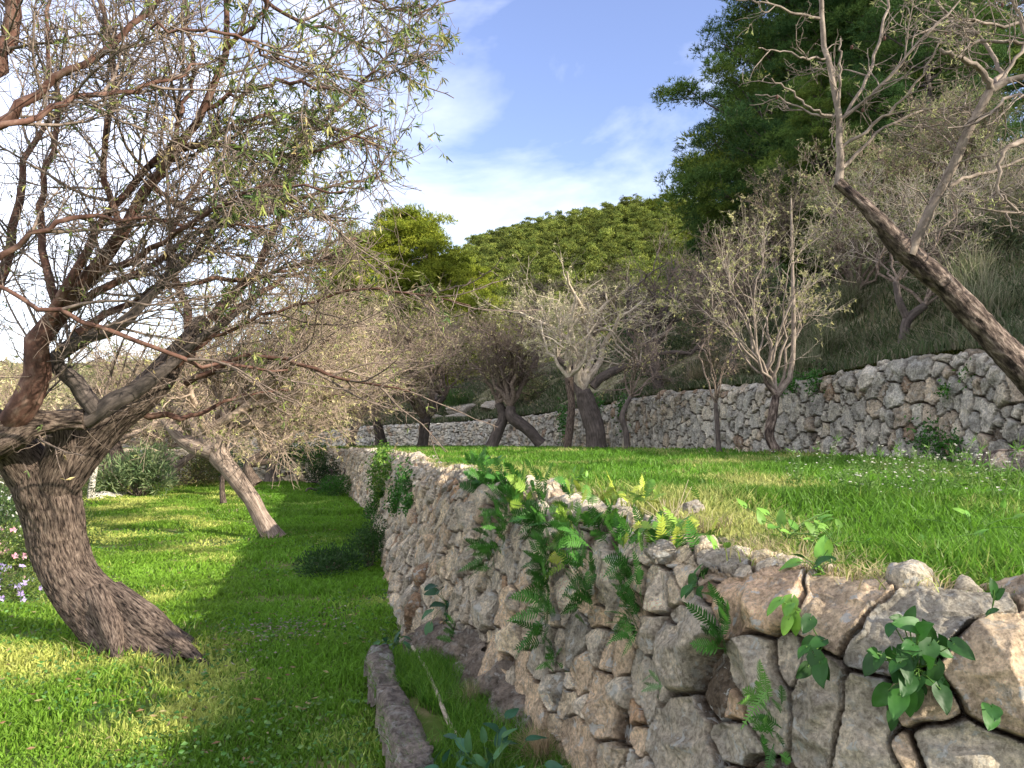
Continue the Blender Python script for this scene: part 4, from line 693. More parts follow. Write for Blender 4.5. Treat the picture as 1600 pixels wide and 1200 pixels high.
FERNS = [(745, 752, 13, .22, FG, 'dark fern hanging at the far end of the fern row on the wall top'), (775, 785, 17, .24, FG, 'dense dark fern just below the wall edge, left of the round cap rock'), (822, 800, 16, .23, FG + FY[1:2], 'spreading fern left of the big pale cap rock'),
         (862, 835, 15, .20, FG, 'deep green fern below the big pale cap rock'), (800, 845, 10, .17, FG, 'small fern on the wall face under the dense dark fern'), (778, 880, 12, .18, FG, 'feathery fern sticking out of the middle of the wall face'),
         (905, 850, 13, .18, FY + FG, 'yellow green fern catching the sun below the cap rock'), (950, 855, 12, .17, FY + FG, 'fern with sunlit yellow tips between two grey stones'), (985, 815, 9, .17, FY, 'upright yellow fern among straw on the wall top'),
         (1060, 850, 11, .16, FY, 'pale yellow fern beside the dead stalks'), (1030, 888, 14, .18, FY + FG, 'brightest yellow fern, fanned out left of the broad leaves'), (870, 905, 13, .17, FG, 'dark fern on the wall face left of the grey egg shaped stone'),
         (930, 925, 14, .18, FG, 'dark fern above the grey egg shaped stone'), (1005, 940, 13, .17, FG, 'green fern under the brightest yellow fern'), (870, 975, 13, .19, FG, 'broad dark fern low on the wall face'), (880, 1030, 9, .13, FG, 'small fern lowest on the wall face'),
         (1005, 985, 9, .14, FG, 'small fern at the top of the tilted grey stone'), (1145, 990, 15, .15, FG, 'fern under the orange rock'), (1212, 1085, 6, .12, [(0.12, 0.27, 0.05)], 'light green frond in front of the upright grey stone'), (1232, 1140, 10, .09, FG, 'tiny lobed fern in the joint between two upright stones'),
         (1050, 1075, 5, .07, [(0.12, 0.2, 0.08)], 'tiny grey green fern in a joint of the lower wall face'), (722, 1000, 8, .16, FG, 'fern growing over the plinth above the planter')]
for k, q in enumerate(FERNS): fern(*q, seed=200 + k)
def blade_leaf(c, d, n, ln, wd, heart=0.25, r=rng, nu=8, nv=6, cup=0.25, curl=0.3, tip=1.0):
    u = np.linspace(0, 1, nu)[:, None]; v = np.linspace(-1, 1, nv)[None, :]; d = nrm(np.array(d, float)); s = nrm(np.cross(n, d)); n = np.cross(d, s)
    w = wd * 0.5 * np.sin(PI * np.clip(u, 0, 1) ** 0.62) ** (0.75 * tip) ; w = np.where(u == 0, wd * 0.06, w)
    x = u * ln - heart * ln * np.abs(v) ** 1.5 * (1 - u) ** 2; y = w * v; z = -cup * w * (1 - np.abs(v)) * 1.0 + cup * w * .5 - curl * ln * u ** 2 + 0.035 * wd * np.sin(v * 5 + u * 9 + r.uniform(0, 6))
    V = c + x[..., None] * d + y[..., None] * s + z[..., None] * n; return V.reshape(-1, 3), grid_faces(nu, nv)
def broad(name, P0, nn, n, ln, cols, label, cat, seed, spread=0.06, lift=0.05, group=None, down=0.2, wr=0.75, heart=0.25, stem=True, flat=1.0):
    r = np.random.default_rng(seed); t = empty(name, P0, label, cat, group); parts, st = [], []
    for k in range(n):
        off = r.normal(0, spread, 3).clip(-1.6 * spread, 1.6 * spread) * (1 - 0.7 * np.abs(nn)) + nn * abs(r.normal(lift, lift * 0.4)); c = P0 + off; d = nrm(off + r.normal(0, spread * 0.7, 3) + np.array([0, 0, -down * spread * 2]) + nn * 0.02)
        nl = nrm(nn * 1.0 + np.array([0, -0.25, 0.55]) + r.normal(0, 0.35, 3)); L_ = ln * r.uniform(.65, 1.2); V, F = blade_leaf(c, d, nl, L_, L_ * wr * r.uniform(.85, 1.1), heart, r); parts.append((V, F, np.array(cols[r.integers(len(cols))]) * r.uniform(.8, 1.25)))
        st.append(spline(np.array([P0 - nn * 0.01, P0 + off * 0.5 + nn * 0.01, c + d * 0.005]), 6))
    V, F, C = cat_(parts); mk('leaves', V, F, M_gloss, t, c=C)
    if stem: V, F, bc = tube(np.array(st), np.full((n, 6), 0.0016), 4); mk('stems', V, F, M_gloss, t, c=(0.10, 0.2, 0.04))
    return t
HG = [(0.024, 0.085, 0.014), (0.034, 0.11, 0.018), (0.02, 0.07, 0.012)]; HL = [(0.17, 0.33, 0.05), (0.12, 0.27, 0.04)]
for k, (px, py, n, ln, cols, lab, sp, dn) in enumerate([
    (1105, 918, 9, .068, HG, 'broad leaved plant left of the orange rock', .05, 1.0), (1130, 872, 5, .042, HL, 'light green leaves standing above the broad leaved plant by the orange rock', .04, -0.5),
    (1278, 893, 9, .06, HL + HG[:1], 'bright green leaves on top of the joint between the orange rock and the grey rock', .05, .4), (1250, 955, 6, .062, HL, 'three sunlit hanging leaves at the right side of the orange rock', .035, 1.4),
    (1285, 1008, 9, .06, HG, 'small leafy plant in the soil pocket under the orange rock', .05, .5), (1436, 1042, 44, .055, HG, 'largest clump of dark heart shaped leaves under the long dark slab', .078, .6),
    (1548, 958, 3, .045, HG, 'pair of leaves on top of the tan rock at the right edge', .02, 0), (1543, 1110, 2, .06, HG, 'single hanging leaf beside the tan rock', .012, 2.0), (698, 945, 12, .10, [(0.035, 0.10, 0.05), (0.05, 0.13, 0.05)], 'blue green ivy leaves round the hollow in the wall face', .12, .5)]):
    p, nn = lower.pt(px, py); broad('leafy_plant', p, nn, n, ln, cols, lab, 'plant', 300 + k, spread=sp, lift=0.035, down=dn)
for k, (px, py, Y, n, ln, lab) in enumerate([(1225, 842, 2.9, 16, .05, 'patch of broad leaves in the upper grass, left one'), (1300, 855, 2.75, 14, .045, 'patch of broad leaves in the upper grass above the orange rock'), (1440, 862, 2.7, 5, .045, 'few broad leaves in the straw edge above the long slab'), (1512, 830, 3.1, 6, .045, 'broad leaves in the upper grass near the right edge'), (900, 752, 5.4, 12, .055, 'broad leaved weeds behind the pale cap rock')]):
    x = (px - 800) / FPX * Y; p = np.array([x, Y, float(upz(x, Y)) + 0.03]); broad('leafy_weed', p, np.array([0, 0, 1.0]), n, ln, HL, lab, 'weed', 330 + k, spread=.11, lift=.035, down=-.2)
# ivy in the planter, lawn ivy, wall creepers
BL = [(0.035, 0.105, 0.055), (0.05, 0.14, 0.07), (0.06, 0.15, 0.055)]
for k, (px, py, Y, n, sp, ln, lab) in enumerate([(770, 1185, 3.15, 42, .13, .085, 'blue green leafy ivy filling the near end of the planter'), (620, 985, 5.35, 14, .12, .08, 'blue green ivy at the far end of the planter curb'), (690, 1195, 3.2, 8, .06, .06, 'few ivy leaves lapping over the curb')]):
    x = (px - 800) / FPX * Y; broad('ivy_plant', np.array([x, Y, 0.13]), np.array([0, 0, 1.0]), n, ln, BL, lab, 'ivy', 350 + k, spread=sp, lift=(.10, .03, .06)[k], down=.3, wr=.5, heart=.1)
def creeper(name, w, spots, n, ln, cols, label, seed, cat='creeper', sp=0.12, lift=0.04, asp=0.5):
    r = np.random.default_rng(seed); parts = []; c0 = None
    for (px, py, s) in spots:
        p, nn = w.pt(px, py); c0 = p if c0 is None else c0; m = int(n * s); q = r.normal(0, sp * s, (m, 3)) * (1 - 0.75 * np.abs(nn)) ; c = p + q + nn * np.abs(r.normal(lift, lift, (m, 1)))
        d = nrm(r.normal(size=(m, 3)) - [0, 0, .5]); parts.append(leaves(c, d, r.uniform(ln * .6, ln * 1.3, m), ln * asp, pal(m, cols, .2, r), r=r))
    V, F, C = cat_(parts); tag(mk(name, V, F, M_leaf, c=C, origin=c0), label, cat)
creeper('creeper', lower, [(600, 722, 1), (590, 740, 1), (612, 735, .8), (598, 760, .8), (606, 712, .9)], 420, .06, [(0.10, 0.22, 0.03), (0.2, 0.32, 0.05), (0.06, 0.15, 0.02)], 'green creeper hanging over the sunny crest where the near wall bends', 401, sp=.22)
creeper('creeper', lower, [(630, 770, 1), (640, 755, .8), (622, 785, .7), (645, 790, .5)], 350, .05, FG, 'dark green creeper patch on the wall face right of the bend', 402, sp=.16)
creeper('creeper', lower, [(590, 790, 1), (598, 775, .7), (582, 800, .8), (575, 815, .7)], 350, .05, FG, 'dark creeper low on the wall face at its left outline', 403, sp=.16)
creeper('creeper', lower, [(450, 709, 1), (465, 710, 1), (480, 710, 1), (495, 711, 1), (440, 709, 1), (505, 711, .8)], 350, .10, FG + [(0.10, 0.22, 0.03)], 'leafy green growth along the top of the far end of the lower wall', 404, sp=.35)
creeper('creeper', upper, [(1255, 598, 1), (1275, 596, 1), (1240, 602, .8), (1225, 604, .6)], 260, .06, FG, 'dark green plants hanging over the top of the upper wall', 405, sp=.16)
creeper('creeper', upper, [(1380, 588, .8), (1520, 585, .8), (1478, 610, .6)], 130, .05, FG + [(0.10, 0.22, 0.03)], 'small green tufts in the upper wall below the leaning trunk', 406, sp=.10)
creeper('creeper', upper, [(1450, 690, 1), (1470, 695, .9), (1495, 700, .7)], 220, .06, FG, 'green weeds at the foot of the upper wall near the right', 407, sp=.18)
creeper('creeper', upper, [(880, 655, 1), (885, 668, 1), (940, 640, 1), (975, 640, .8)], 260, .10, FG, 'dark green creeper on the upper wall behind the knotty trunk', 408, sp=.35)

# shrubs
def shrub(name, base, rad, n, ln, cols, label, seed, cat='shrub', asp=0.35, nst=20, flower=None, group=None, clumps=14, stemc=None, hollow=0.6, updir=0.4, w=None):
    r = np.random.default_rng(seed); base = np.array(base, float); rad = np.array(rad, float); t = empty(name, base, label, cat, group)
    cd_ = nrm(r.normal(size=(clumps, 3))); cd_[:, 2] = np.abs(cd_[:, 2]); cc = base + np.array([0, 0, rad[2] * .35]) + cd_ * rad * r.uniform(.35, .8, (clumps, 1)); i = r.integers(0, clumps, n); q = nrm(r.normal(size=(n, 3)))
    c = cc[i] + q * rad.mean() * 0.42 * r.uniform(hollow, 1, (n, 1)); c[:, 2] = np.maximum(c[:, 2], base[2] + 0.01); d = nrm(q + r.normal(0, .5, (n, 3)) + [0, 0, updir])
    V, F, C = leaves(c, d, r.uniform(ln * .6, ln * 1.3, n), ln * asp, pal(n, cols, .2, r, w), r=r); mk('leaves', V, F, M_leaf, t, c=C)
    S = np.stack([spline(np.array([base + r.normal(0, .04, 3) * [1, 1, 0], (base + cc[k % clumps]) / 2 + r.normal(0, .06, 3), cc[k % clumps] + r.normal(0, .2 * rad.mean(), 3)]), 6) for k in range(nst)]); V, F, bc = tube(S, np.linspace(.012, .003, 6)[None].repeat(nst, 0) * rad.mean(), 4); mk('stems', V, F, M_twig, t, bc=bc)
    if flower:
        nf, fc, fs, side = flower; j = r.integers(0, clumps, nf); qq = nrm(r.normal(size=(nf, 3)) + np.array(side)); fcn = cc[j] + qq * rad.mean() * 0.45; parts = []
        for k in range(5):
            a = k * 2 * PI / 5; e1 = nrm(np.cross(qq, r.normal(size=(nf, 3)))) if k == 0 else e1; e2 = np.cross(qq, e1); dd = nrm(e1 * math.cos(a) + e2 * math.sin(a) + qq * 0.35); parts.append(leaves(fcn, dd, fs, fs * 0.8, pal(nf, fc, .08, r), r=r))
        if nf > 100: V, F, C = cat_(parts); tag(mk('flowers', V, F, M_leaf, t, c=C), kind='stuff')
        else:
            for j in range(nf):
                V, F, C = cat_([(p[0].reshape(nf, 4, 3)[j], [np.array([[0, 1, 2], [0, 2, 3]])], p[2].reshape(nf, 4, 3)[j]) for p in parts]); mk('flower', V, F, M_leaf, t, c=C)
    return t
def bedp(px, Y): x = (px - 800) / FPX * Y; return [x, Y, float(lowz(x, Y))]
SH = [(0.07, 0.13, 0.03), (0.12, 0.18, 0.045), (0.20, 0.25, 0.07)]
PK = [(0.80, 0.38, 0.46), (0.85, 0.55, 0.60)]; PU = [(0.55, 0.42, 0.75), (0.62, 0.52, 0.80)]; WH = [(0.85, 0.84, 0.80), (0.8, 0.78, 0.7)]
shrub('flowering_shrub', bedp(35, 8.6), (.62, .5, .42), 5200, .045, SH + [(0.25, 0.32, 0.08)], 'low yellow green shrub with pink flowers at the left edge', 501, flower=(34, PK, .045, (.4, -1, .2)))
shrub('flowering_shrub', bedp(-5, 7.6), (.55, .45, .20), 2400, .04, SH, 'purple flowering shrub in front of the pink flowers', 502, flower=(40, PU, .038, (.5, -.8, .6)))
shrub('flowering_shrub', bedp(15, 10.2), (.95, .7, .62), 5200, .05, [(0.05, 0.1, 0.03), (0.09, 0.14, 0.04)], 'dark shrub with a cloud of small white flowers behind the pink ones', 503, flower=(170, WH, .022, (.3, -.8, .5)))
shrub('shrub', bedp(88, 11.5), (.75, .6, .45), 3800, .05, SH + [(0.25, 0.32, 0.08)], 'yellow green shrub hidden behind the big almond trunk', 504)
shrub('shrub', bedp(70, 14), (1.3, 1.0, .85), 4200, .06, [(0.10, 0.14, 0.05), (0.22, 0.22, 0.10)], 'olive green shrub left of the big trunk', 505)
shrub('round_shrub', bedp(222, 20.5), (1.05, 1.0, .95), 2600, .22, [(0.12, 0.19, 0.08), (0.20, 0.27, 0.12), (0.28, 0.33, 0.16)], 'round spiky green shrub with narrow leaves beside the sunlit leaning trunk', 506, asp=.13, updir=.7)
shrub('shrub', bedp(160, 20.5), (.8, .8, .5), 2200, .08, SH, 'low green shrub above the pale stones', 507)
shrub('shrub', bedp(290, 25), (1.5, 1.1, .8), 3600, .09, [(0.20, 0.17, 0.07), (0.14, 0.17, 0.05)], 'brownish shrub behind the crooked dark almond', 508)
shrub('shrub', bedp(350, 26.5), (1.3, 1, 1.2), 3000, .09, FG, 'dark green bush at the far end of the lower lawn', 509)
shrub('bush', [-2.05, 8.7, 0], (.40, .55, .20), 3000, .045, [(0.03, 0.075, 0.02), (0.045, 0.10, 0.025)], 'dark low bush at the foot of the near wall where it bends', 510, clumps=20, updir=.9)
shrub('bush', [-1.72, 9.35, 0.0], (.25, .4, .45), 2600, .04, [(0.035, 0.085, 0.02), (0.05, 0.12, 0.025)], 'dark ivy like bush climbing the wall foot', 511)
shrub('bush', [-5.9, 24.5, 0], (.7, .7, .75), 2600, .07, [(0.02, 0.05, 0.015), (0.035, 0.08, 0.02)], 'dark bush against the far wall beside the woody roots', 512)
shrub('bush', [-4.7, 20.5, 0], (.5, .8, .35), 2400, .06, FG, 'green bush at the wall foot in front of the woody roots', 513)
shrub('bush', bank_pt(.42, 3.0), (2.0, 1.6, 1.6), 5000, .12, [(0.03, 0.06, 0.02), (0.05, 0.09, 0.025)], 'dark evergreen bush on the slope left of the thick pale crowned almond', 514)
r = np.random.default_rng(77)
# woody vine stems at the bend
S = [walk([[-5.35, 22.6, 0.02]], [[r.normal(0, .6), -.3 + r.normal(0, .4), .7]], [r.uniform(.5, 1.0)], 9, .5, (0, 0, -.08), r)[0] for k in range(12)]; V, F, bc = tube(np.array(S), np.linspace(.06, .02, 10)[None].repeat(12, 0), 7)
tag(mk('woody_roots', V, F, M_dark, bc=bc, origin=(-5.35, 22.6, 0)), 'tangle of dark woody vine roots at the foot of the far wall', 'roots')
# background almonds left of the lawn and behind the upper wall
BG = [(20, 17, 1.35, 2.3, 'beige twiggy almond crown left of the big trunk', (M_bark, M_beige, M_beige)), (120, 27, 1.2, 2.9, 'beige almond behind the big trunk, past the pale stones', (M_bark, M_beige, M_beige)), (330, 34, 2.6, 3.4, 'pale almond beyond the end of the lower lawn, behind the dark upright one', (M_bark, M_beige, M_beige)), (-60, 26, 2.4, 3.6, 'beige almond beyond the left edge of the lawn', (M_bark, M_beige, M_beige)), (440, 36, 3.0, 3.4, 'almond behind the far end of the lower wall', (M_dark, M_beige, M_beige)),
      (230, 38, 1.5, 3.6, 'distant beige almond seen over the white dish', (M_bark, M_beige, M_beige))]
for k, (px, Y, zc, R_, lab, mt) in enumerate(BG):
    x = (px - 800) / FPX * Y; z0 = float(lowz(x, Y)); c = proj(np.array([x, Y, zc])); b = proj(np.array([x + .3, Y, z0])); m = proj(np.array([x, Y, z0 + .9]))
    almond('almond_tree', lab, [(b[0], b[1], Y, 8), (m[0], m[1], Y, 7), ((m[0] + c[0]) / 2 + 3, (m[1] + c[1]) / 2, Y, 6)], (c[0], c[1], Y, R_, R_, R_ * .7), 600 + k, mt, 11, 90, 1000, 2600, 7000, lsz=(.09, .15), thick=1.5, lc=[(0.48, 0.43, 0.22), (0.56, 0.48, 0.30), (0.36, 0.36, 0.16)], lw=(.02, .035))
BB = [(.50, 4, 'grey leafless tree on the slope behind the crossed almonds', 2.6), (.58, 5, 'tall grey brown thicket tree left of the crossed almonds', 3.0), (.66, 4, 'grey brown tree on the slope above the far upper wall', 3.2), (.40, 7, 'grey bare tree on the slope right of the thick pale crowned almond', 2.6), (.74, 4, 'beige brown tree behind the far end of the upper wall', 3.4), (.34, 9, 'grey bare tree high on the slope below the dark pines', 2.4), (.83, 4, 'beige tree left of the broad yellow pine', 3.6), (.29, 7, 'leafy grey green tree high on the bank behind the twisted almond', 2.2), (.25, 9, 'leafy tree on the bank under the tallest pine, above the leaning trunk', 2.6), (.33, 6, 'thin leafed tree on the bank right of the vase shaped almond', 2.0), (.21, 7, 'grey green tree on the bank at the right edge', 2.4), (.37, 9, 'leafy tree on the slope behind the vase shaped almond', 2.4)]
for k, (i, d, lab, R_) in enumerate(BB):
    p = bank_pt(i, d); b = proj(p); m = proj(p + [.2, 0, 1.2]); c = proj(p + [.1, 0, 1.2 + R_ * .75]); f = p[1]
    almond('bare_tree', lab, [(b[0], b[1], f, 6), (m[0], m[1], f, 5), ((m[0] + c[0]) / 2, (m[1] * 2 + c[1]) / 3, f, 4)], (c[0], c[1], f, R_, R_, R_ * .8), 640 + k, (M_dark, M_twig, M_beige if k in (2, 4, 6, 7, 9) else M_twig), 10, 70, 650, 1700, 3400 if k < 7 else 6500, lsz=(.08, .15) if k < 7 else (.06, .11), thick=1.4 if k < 7 else 1.0, lc=[(0.34, 0.31, 0.14), (0.44, 0.40, 0.20)] if k < 7 else [(0.24, 0.27, 0.11), (0.33, 0.34, 0.16), (0.17, 0.21, 0.08)], lw=(.02, .03))
# bank grass, tussocks, shrubs
nb = 150000; i = rng.random(nb) ** 1.3 * .8; d = 0.08 + rng.gamma(1.3, 2.8, nb); k = (i * 159).astype(int).clip(0, 158); f = i * 159 - k; T_ = tw[k] * (1 - f)[:, None] + tw[k + 1] * f[:, None]
P = T_ + bn[k] * d[:, None]; P[:, 2] = T_[:, 2] + bankz(d) * (0.55 + 0.45 * sm(60, 20, T_[:, 1])) + 0.1; P[:, 2] += 0.25 * fbm(P * np.array([.5, .5, .5]), 3, 6) * sm(.3, 2, d) - .12
V, F, C_ = blades(P, rng.uniform(.08, .30, nb) * (1 + .7 * vn(P * .8, 4)), 0.006 + 0.0013 * P[:, 1].clip(4, 60), pal(nb, [(0.08, 0.11, 0.045), (0.14, 0.145, 0.08), (0.05, 0.08, 0.03), (0.26, 0.235, 0.16)], .2, w=[.35, .3, .2, .15]), .6, 2)
tag(mk('bank_grass', V, F, M_grass, c=C_), 'rough olive and straw coloured grass covering the bank above the upper wall', 'grass', kind='stuff')
def tussock(p, n, h, cols, label, seed, w=.010, lean=1.0, name='grass_tussock', cat='tussock', group=None):
    r = np.random.default_rng(seed); B = np.array(p) + r.normal(0, h * .12, (n, 3)) * [1, 1, 0]; a = r.uniform(0, 2 * PI, n); m = np.abs(r.normal(0, lean * .5, n)) + .1; ld = np.c_[np.cos(a), np.sin(a), np.zeros(n)] * m[:, None]; k = 6; t = np.linspace(0, 1, k)[None, :, None]
    hh = (h * r.uniform(.5, 1.1, n))[:, None, None]; P = B[:, None] + np.array([0, 0, 1.0]) * hh * (t * 1.05 - .55 * t ** 2.4 * np.minimum(m, 1.3)[:, None, None]) + ld[:, None] * hh * t ** 1.6
    s = np.stack([-np.sin(a), np.cos(a), np.zeros(n)], -1)[:, None] * (w * (1 - .85 * t)); V = np.stack([P - s, P + s], 2).reshape(-1, 3); f = grid_faces(k, 2); F = (np.arange(n)[:, None, None] * k * 2 + f[None]).reshape(-1, 4)
    return tag(mk(name, V, F, M_grass, c=np.repeat(pal(n, cols, .2, r), 2 * k, 0), origin=p), label, cat, group)
TC = [(0.12, 0.15, 0.07), (0.20, 0.21, 0.12), (0.30, 0.28, 0.18)]; TS = [(0.40, 0.34, 0.22), (0.30, 0.26, 0.15), (0.16, 0.17, 0.08)]
for k, (i, d, h, c, lab) in enumerate([(.30, 1.5, .9, TC, 'grey green tussock above the wall, right of the vase shaped almond'), (.275, 2.2, 1.1, TC, 'big drooping grey green tussock left of the twisted almond'), (.262, 1.2, .8, TC, 'tussock at the foot of the twisted almond'), (.29, 3.6, 1.2, TC, 'tall tussock higher on the bank behind the twisted almond'),
        (.335, 1.4, .8, TS, 'straw brown tussock right of the pale wall plants'), (.35, 2.4, .9, TS, 'brown dead grass tuft on the bank behind the vase shaped almond'), (.235, 3.2, 1.3, TC, 'large tussock under the leaning trunk'), (.215, 2.0, 1.2, TC, 'tussock at the right edge above the wall'),
        (.25, 5.2, 1.5, TC + TS, 'tall pale plumed grass high on the bank at the right'), (.225, 5.5, 1.6, TC + TS, 'tall arching grass at the right edge below the pines'), (.37, 1.6, .8, TC, 'small tussock on the wall top left of the vase shaped almond'), (.31, 5.5, 1.2, TC, 'grass clump high on the bank below the short pine')]):
    tussock(bank_pt(i, d) - [0, 0, .05], 420, h, c, lab, 700 + k, w=.010)
for k, (i, d, R_, cols, lab) in enumerate([(.37, 5, 1.5, [(0.03, 0.06, 0.02), (0.05, 0.09, 0.025)], 'dark bush on the bank behind the thin dark sapling'), (.30, 8, 1.8, [(0.06, 0.09, 0.03), (0.09, 0.12, 0.04)], 'green bush on the bank below the short pine'), (.45, 5, 1.9, [(0.03, 0.06, 0.02), (0.05, 0.09, 0.025)], 'dark bush behind the knotty trunk'), (.55, 3, 1.5, [(0.10, 0.13, 0.05), (0.16, 0.18, 0.08)], 'olive bush on the rocky slope'), (.24, 9, 2.2, [(0.05, 0.08, 0.03), (0.10, 0.12, 0.05)], 'large bush high on the bank at the right'), (.62, 2.5, 1.3, [(0.08, 0.14, 0.03), (0.05, 0.1, 0.025)], 'green bush above the far upper wall'), (.34, 12, 2.4, [(0.03, 0.06, 0.02), (0.06, 0.1, 0.03)], 'wide dark bush at the foot of the pine stand'), (.40, 11, 2.4, [(0.03, 0.06, 0.02), (0.06, 0.1, 0.03)], 'wide dark bush left of the pine stand'), (.27, 12, 2.4, [(0.03, 0.06, 0.02), (0.06, 0.1, 0.03)], 'dark bush under the tallest pine')]):
    shrub('bush', bank_pt(i, d), (R_, R_, R_ * .8), 5500, .11, cols, lab, 720 + k, clumps=22, asp=.4)
r = np.random.default_rng(88)
for k in range(60):
    i = r.uniform(.17, .56); dd_ = r.uniform(3.5, 18) if k % 3 else r.uniform(9, 18); R_ = r.uniform(.7, 1.4) * (1 + dd_ * .07); sc = r.uniform(.6, 1.3)
    shrub('bush', bank_pt(i, dd_), (R_, R_, R_ * .75), 2600, .11, [(0.07 * sc, 0.09 * sc, 0.035 * sc), (0.12 * sc, 0.135 * sc, 0.055 * sc), (0.05 * sc, 0.075 * sc, 0.03 * sc)], 'olive green bush in the scrub covering the slope', 800 + k, clumps=16, asp=.35, group='bushes in the scrub on the slope')
# rocks
def rock(p, rad, c, label, seed, name='rock', mat=None, rot=0.0, sub=36):
    r = np.random.default_rng(seed); u = np.linspace(0, PI, sub); v = np.linspace(0, 2 * PI, 2 * sub, endpoint=False); D_ = np.stack([np.sin(u)[:, None] * np.cos(v), np.sin(u)[:, None] * np.sin(v), np.broadcast_to(np.cos(u)[:, None], (sub, 2 * sub))], -1); h = np.full(D_.shape[:2], 1.15)
    for k in range(11): g = nrm(r.normal(size=3)); dt = D_ @ g; h = np.minimum(h, np.where(dt > .15, r.uniform(.72, .98) / np.maximum(dt, .15), 9))
    h = h + .06 * fbm(D_ * 2.5 + seed, 4, seed % 50) - .05 * np.abs(fbm(D_ * 6 + seed, 3, 3)); V = D_ * h[..., None] * np.array(rad); ca, sa = math.cos(rot), math.sin(rot); V = V @ np.array([[ca, sa, 0], [-sa, ca, 0], [0, 0, 1]])
    return tag(mk(name, (V + np.array(p)).reshape(-1, 3), grid_faces(sub, 2 * sub, True), mat or M_stone, c=c, origin=p), label, 'rock')
def capr(px, py, Y, dz=0.0): q = at(px, py, Y); q[2] += dz; return q
rock(capr(948, 797, 3.9), (.155, .12, .075), (0.50, 0.44, 0.36), 'big pale cap rock lying on the wall top among ferns', 1, rot=.3)
rock(capr(1083, 785, 3.75), (.06, .05, .055), (0.55, 0.48, 0.41), 'small pale pointed rock standing in the grass', 2)
rock(capr(808, 757, 5.0), (.16, .12, .09), (0.46, 0.40, 0.33), 'rounded rock on the wall edge behind the first ferns', 3, rot=-.4)
rock(capr(905, 768, 4.6), (.09, .08, .05), (0.44, 0.39, 0.33), 'flat rock behind the pale cap rock', 4)
rock(capr(1150, 868, 2.75), (.12, .08, .055), (0.46, 0.41, 0.35), 'weathered flat rock behind the orange rock', 5)
rock(capr(1210, 873, 2.65), (.09, .06, .04), (0.48, 0.37, 0.29), 'small brownish rock beside the weathered flat rock', 6)
rock(capr(1030, 850, 3.0), (.06, .05, .05), (0.46, 0.41, 0.35), 'small grey rock between the yellow ferns', 7)
rock(capr(745, 740, 5.9), (.15, .11, .07), (0.44, 0.39, 0.33), 'rock on the wall corner left of the first fern', 8)
rock(capr(1112, 728, 10.5), (.22, .12, .06), (0.30, 0.25, 0.22), 'dark flat stone lying on the upper lawn', 9)
for k, (px, Y, s) in enumerate([(158, 20, .30), (172, 20.2, .36), (186, 20.5, .30), (196, 20.9, .24)]): rock(bedp(px, Y), (s, s * .8, s * .5), (0.74, 0.70, 0.62), ['white stone beside the leaning trunk, leftmost', 'largest white stone at the lawn edge', 'white stone right of the largest one', 'small white stone nearest the sunlit leaning trunk'][k], 30 + k)
tag(mk('pale_post', *tube(np.array([[at(143, 765, 19) , at(146, 735, 19), at(152, 708, 19)]]), np.array([[.09, .08, .06]]), 8)[:2], M_stone, c=(0.7, 0.66, 0.6)), 'pale weathered stump beside the white stones', 'stump')
for k, (i, d, s) in enumerate([(.60, 1.6, .5), (.61, 2.6, .7), (.63, 1.8, .4), (.585, 2.8, .5)]): rock(bank_pt(i, d), (s * 1.4, s, s * .6), (0.34, 0.30, 0.25), ['pale outcrop rock left of the crossed almonds, lowest', 'largest pale outcrop rock on the slope', 'smaller outcrop rock at the left', 'upper right outcrop rock on the slope'][k], 40 + k)
# curb of the planter, its soil and grass
cc = spline(np.array([(-0.86, 4.98, 0), (-0.60, 4.0, 0), (-0.335, 3.06, 0), (0.02, 1.9, 0), (0.2, 1.3, 0)]), 150); tg = nrm(np.gradient(cc, axis=0)); sd_ = np.stack([tg[:, 1], -tg[:, 0], 0 * tg[:, 0]], -1)
pr = [(-.075, -.05), (-.078, .08), (-.076, .16), (-.072, .205), (-.055, .222), (-.02, .226), (.02, .227), (.055, .222), (.07, .205), (.075, .15), (.075, .05)]; V = np.stack([cc + sd_ * (a * (1 + 0)) + np.array([0, 0, b]) for a, b in pr], 1)
e0 = V[:1] * .25 + V[:1].mean(1, keepdims=True) * .75; e0[..., 1] += .012; V = np.concatenate([e0, V]); V = V + (0.020 * fbm(V * 9, 3, 4) + .009 * fbm(V * 40, 2, 5))[..., None] * np.array([1, .6, 1]); V[..., 2] -= (.035 * np.exp(-((V[..., 1] * 2.3) % 1 - .5) ** 2 / .0006) + .03 * sm(.2, .7, fbm(V * 4, 2, 31))) * (V[..., 2] > .15)
tag(mk('planter_curb', V.reshape(-1, 3), grid_faces(len(V), len(pr)), M_stone_far, c=(0.27, 0.235, 0.21), origin=(-.6, 4, 0)), 'old grey concrete curb edging the narrow planter at the wall foot', 'curb')
a0 = cc + sd_ * .06; by = np.interp(cc[:, 1], lwY[1:11], lwBX[1:11]); a1 = np.stack([by + .12, cc[:, 1], 0 * by], -1); Uu = np.linspace(0, 1, 14)[None, :, None]; V = a0[:, None] * (1 - Uu) + a1[:, None] * Uu; V[..., 2] = .115 + .015 * fbm(V * 4, 2, 9); V = np.concatenate([V[:1] + [0, .22, -.14], V[:1] + [0, .12, -.02], V])
tag(mk('planter_soil', V.reshape(-1, 3), grid_faces(len(V), 14), M_turf), kind='structure')
nb = 26000; i = rng.integers(0, 118, nb); u = rng.random(nb); B = a0[i] * (1 - u[:, None]) + a1[i] * u[:, None] + rng.normal(0, .01, (nb, 3)); B[:, 2] = .11; m = fbm(v3(B[:, 0] * 5, B[:, 1] * 5), 2, 8) > -.5; B = B[m]; nb = len(B)
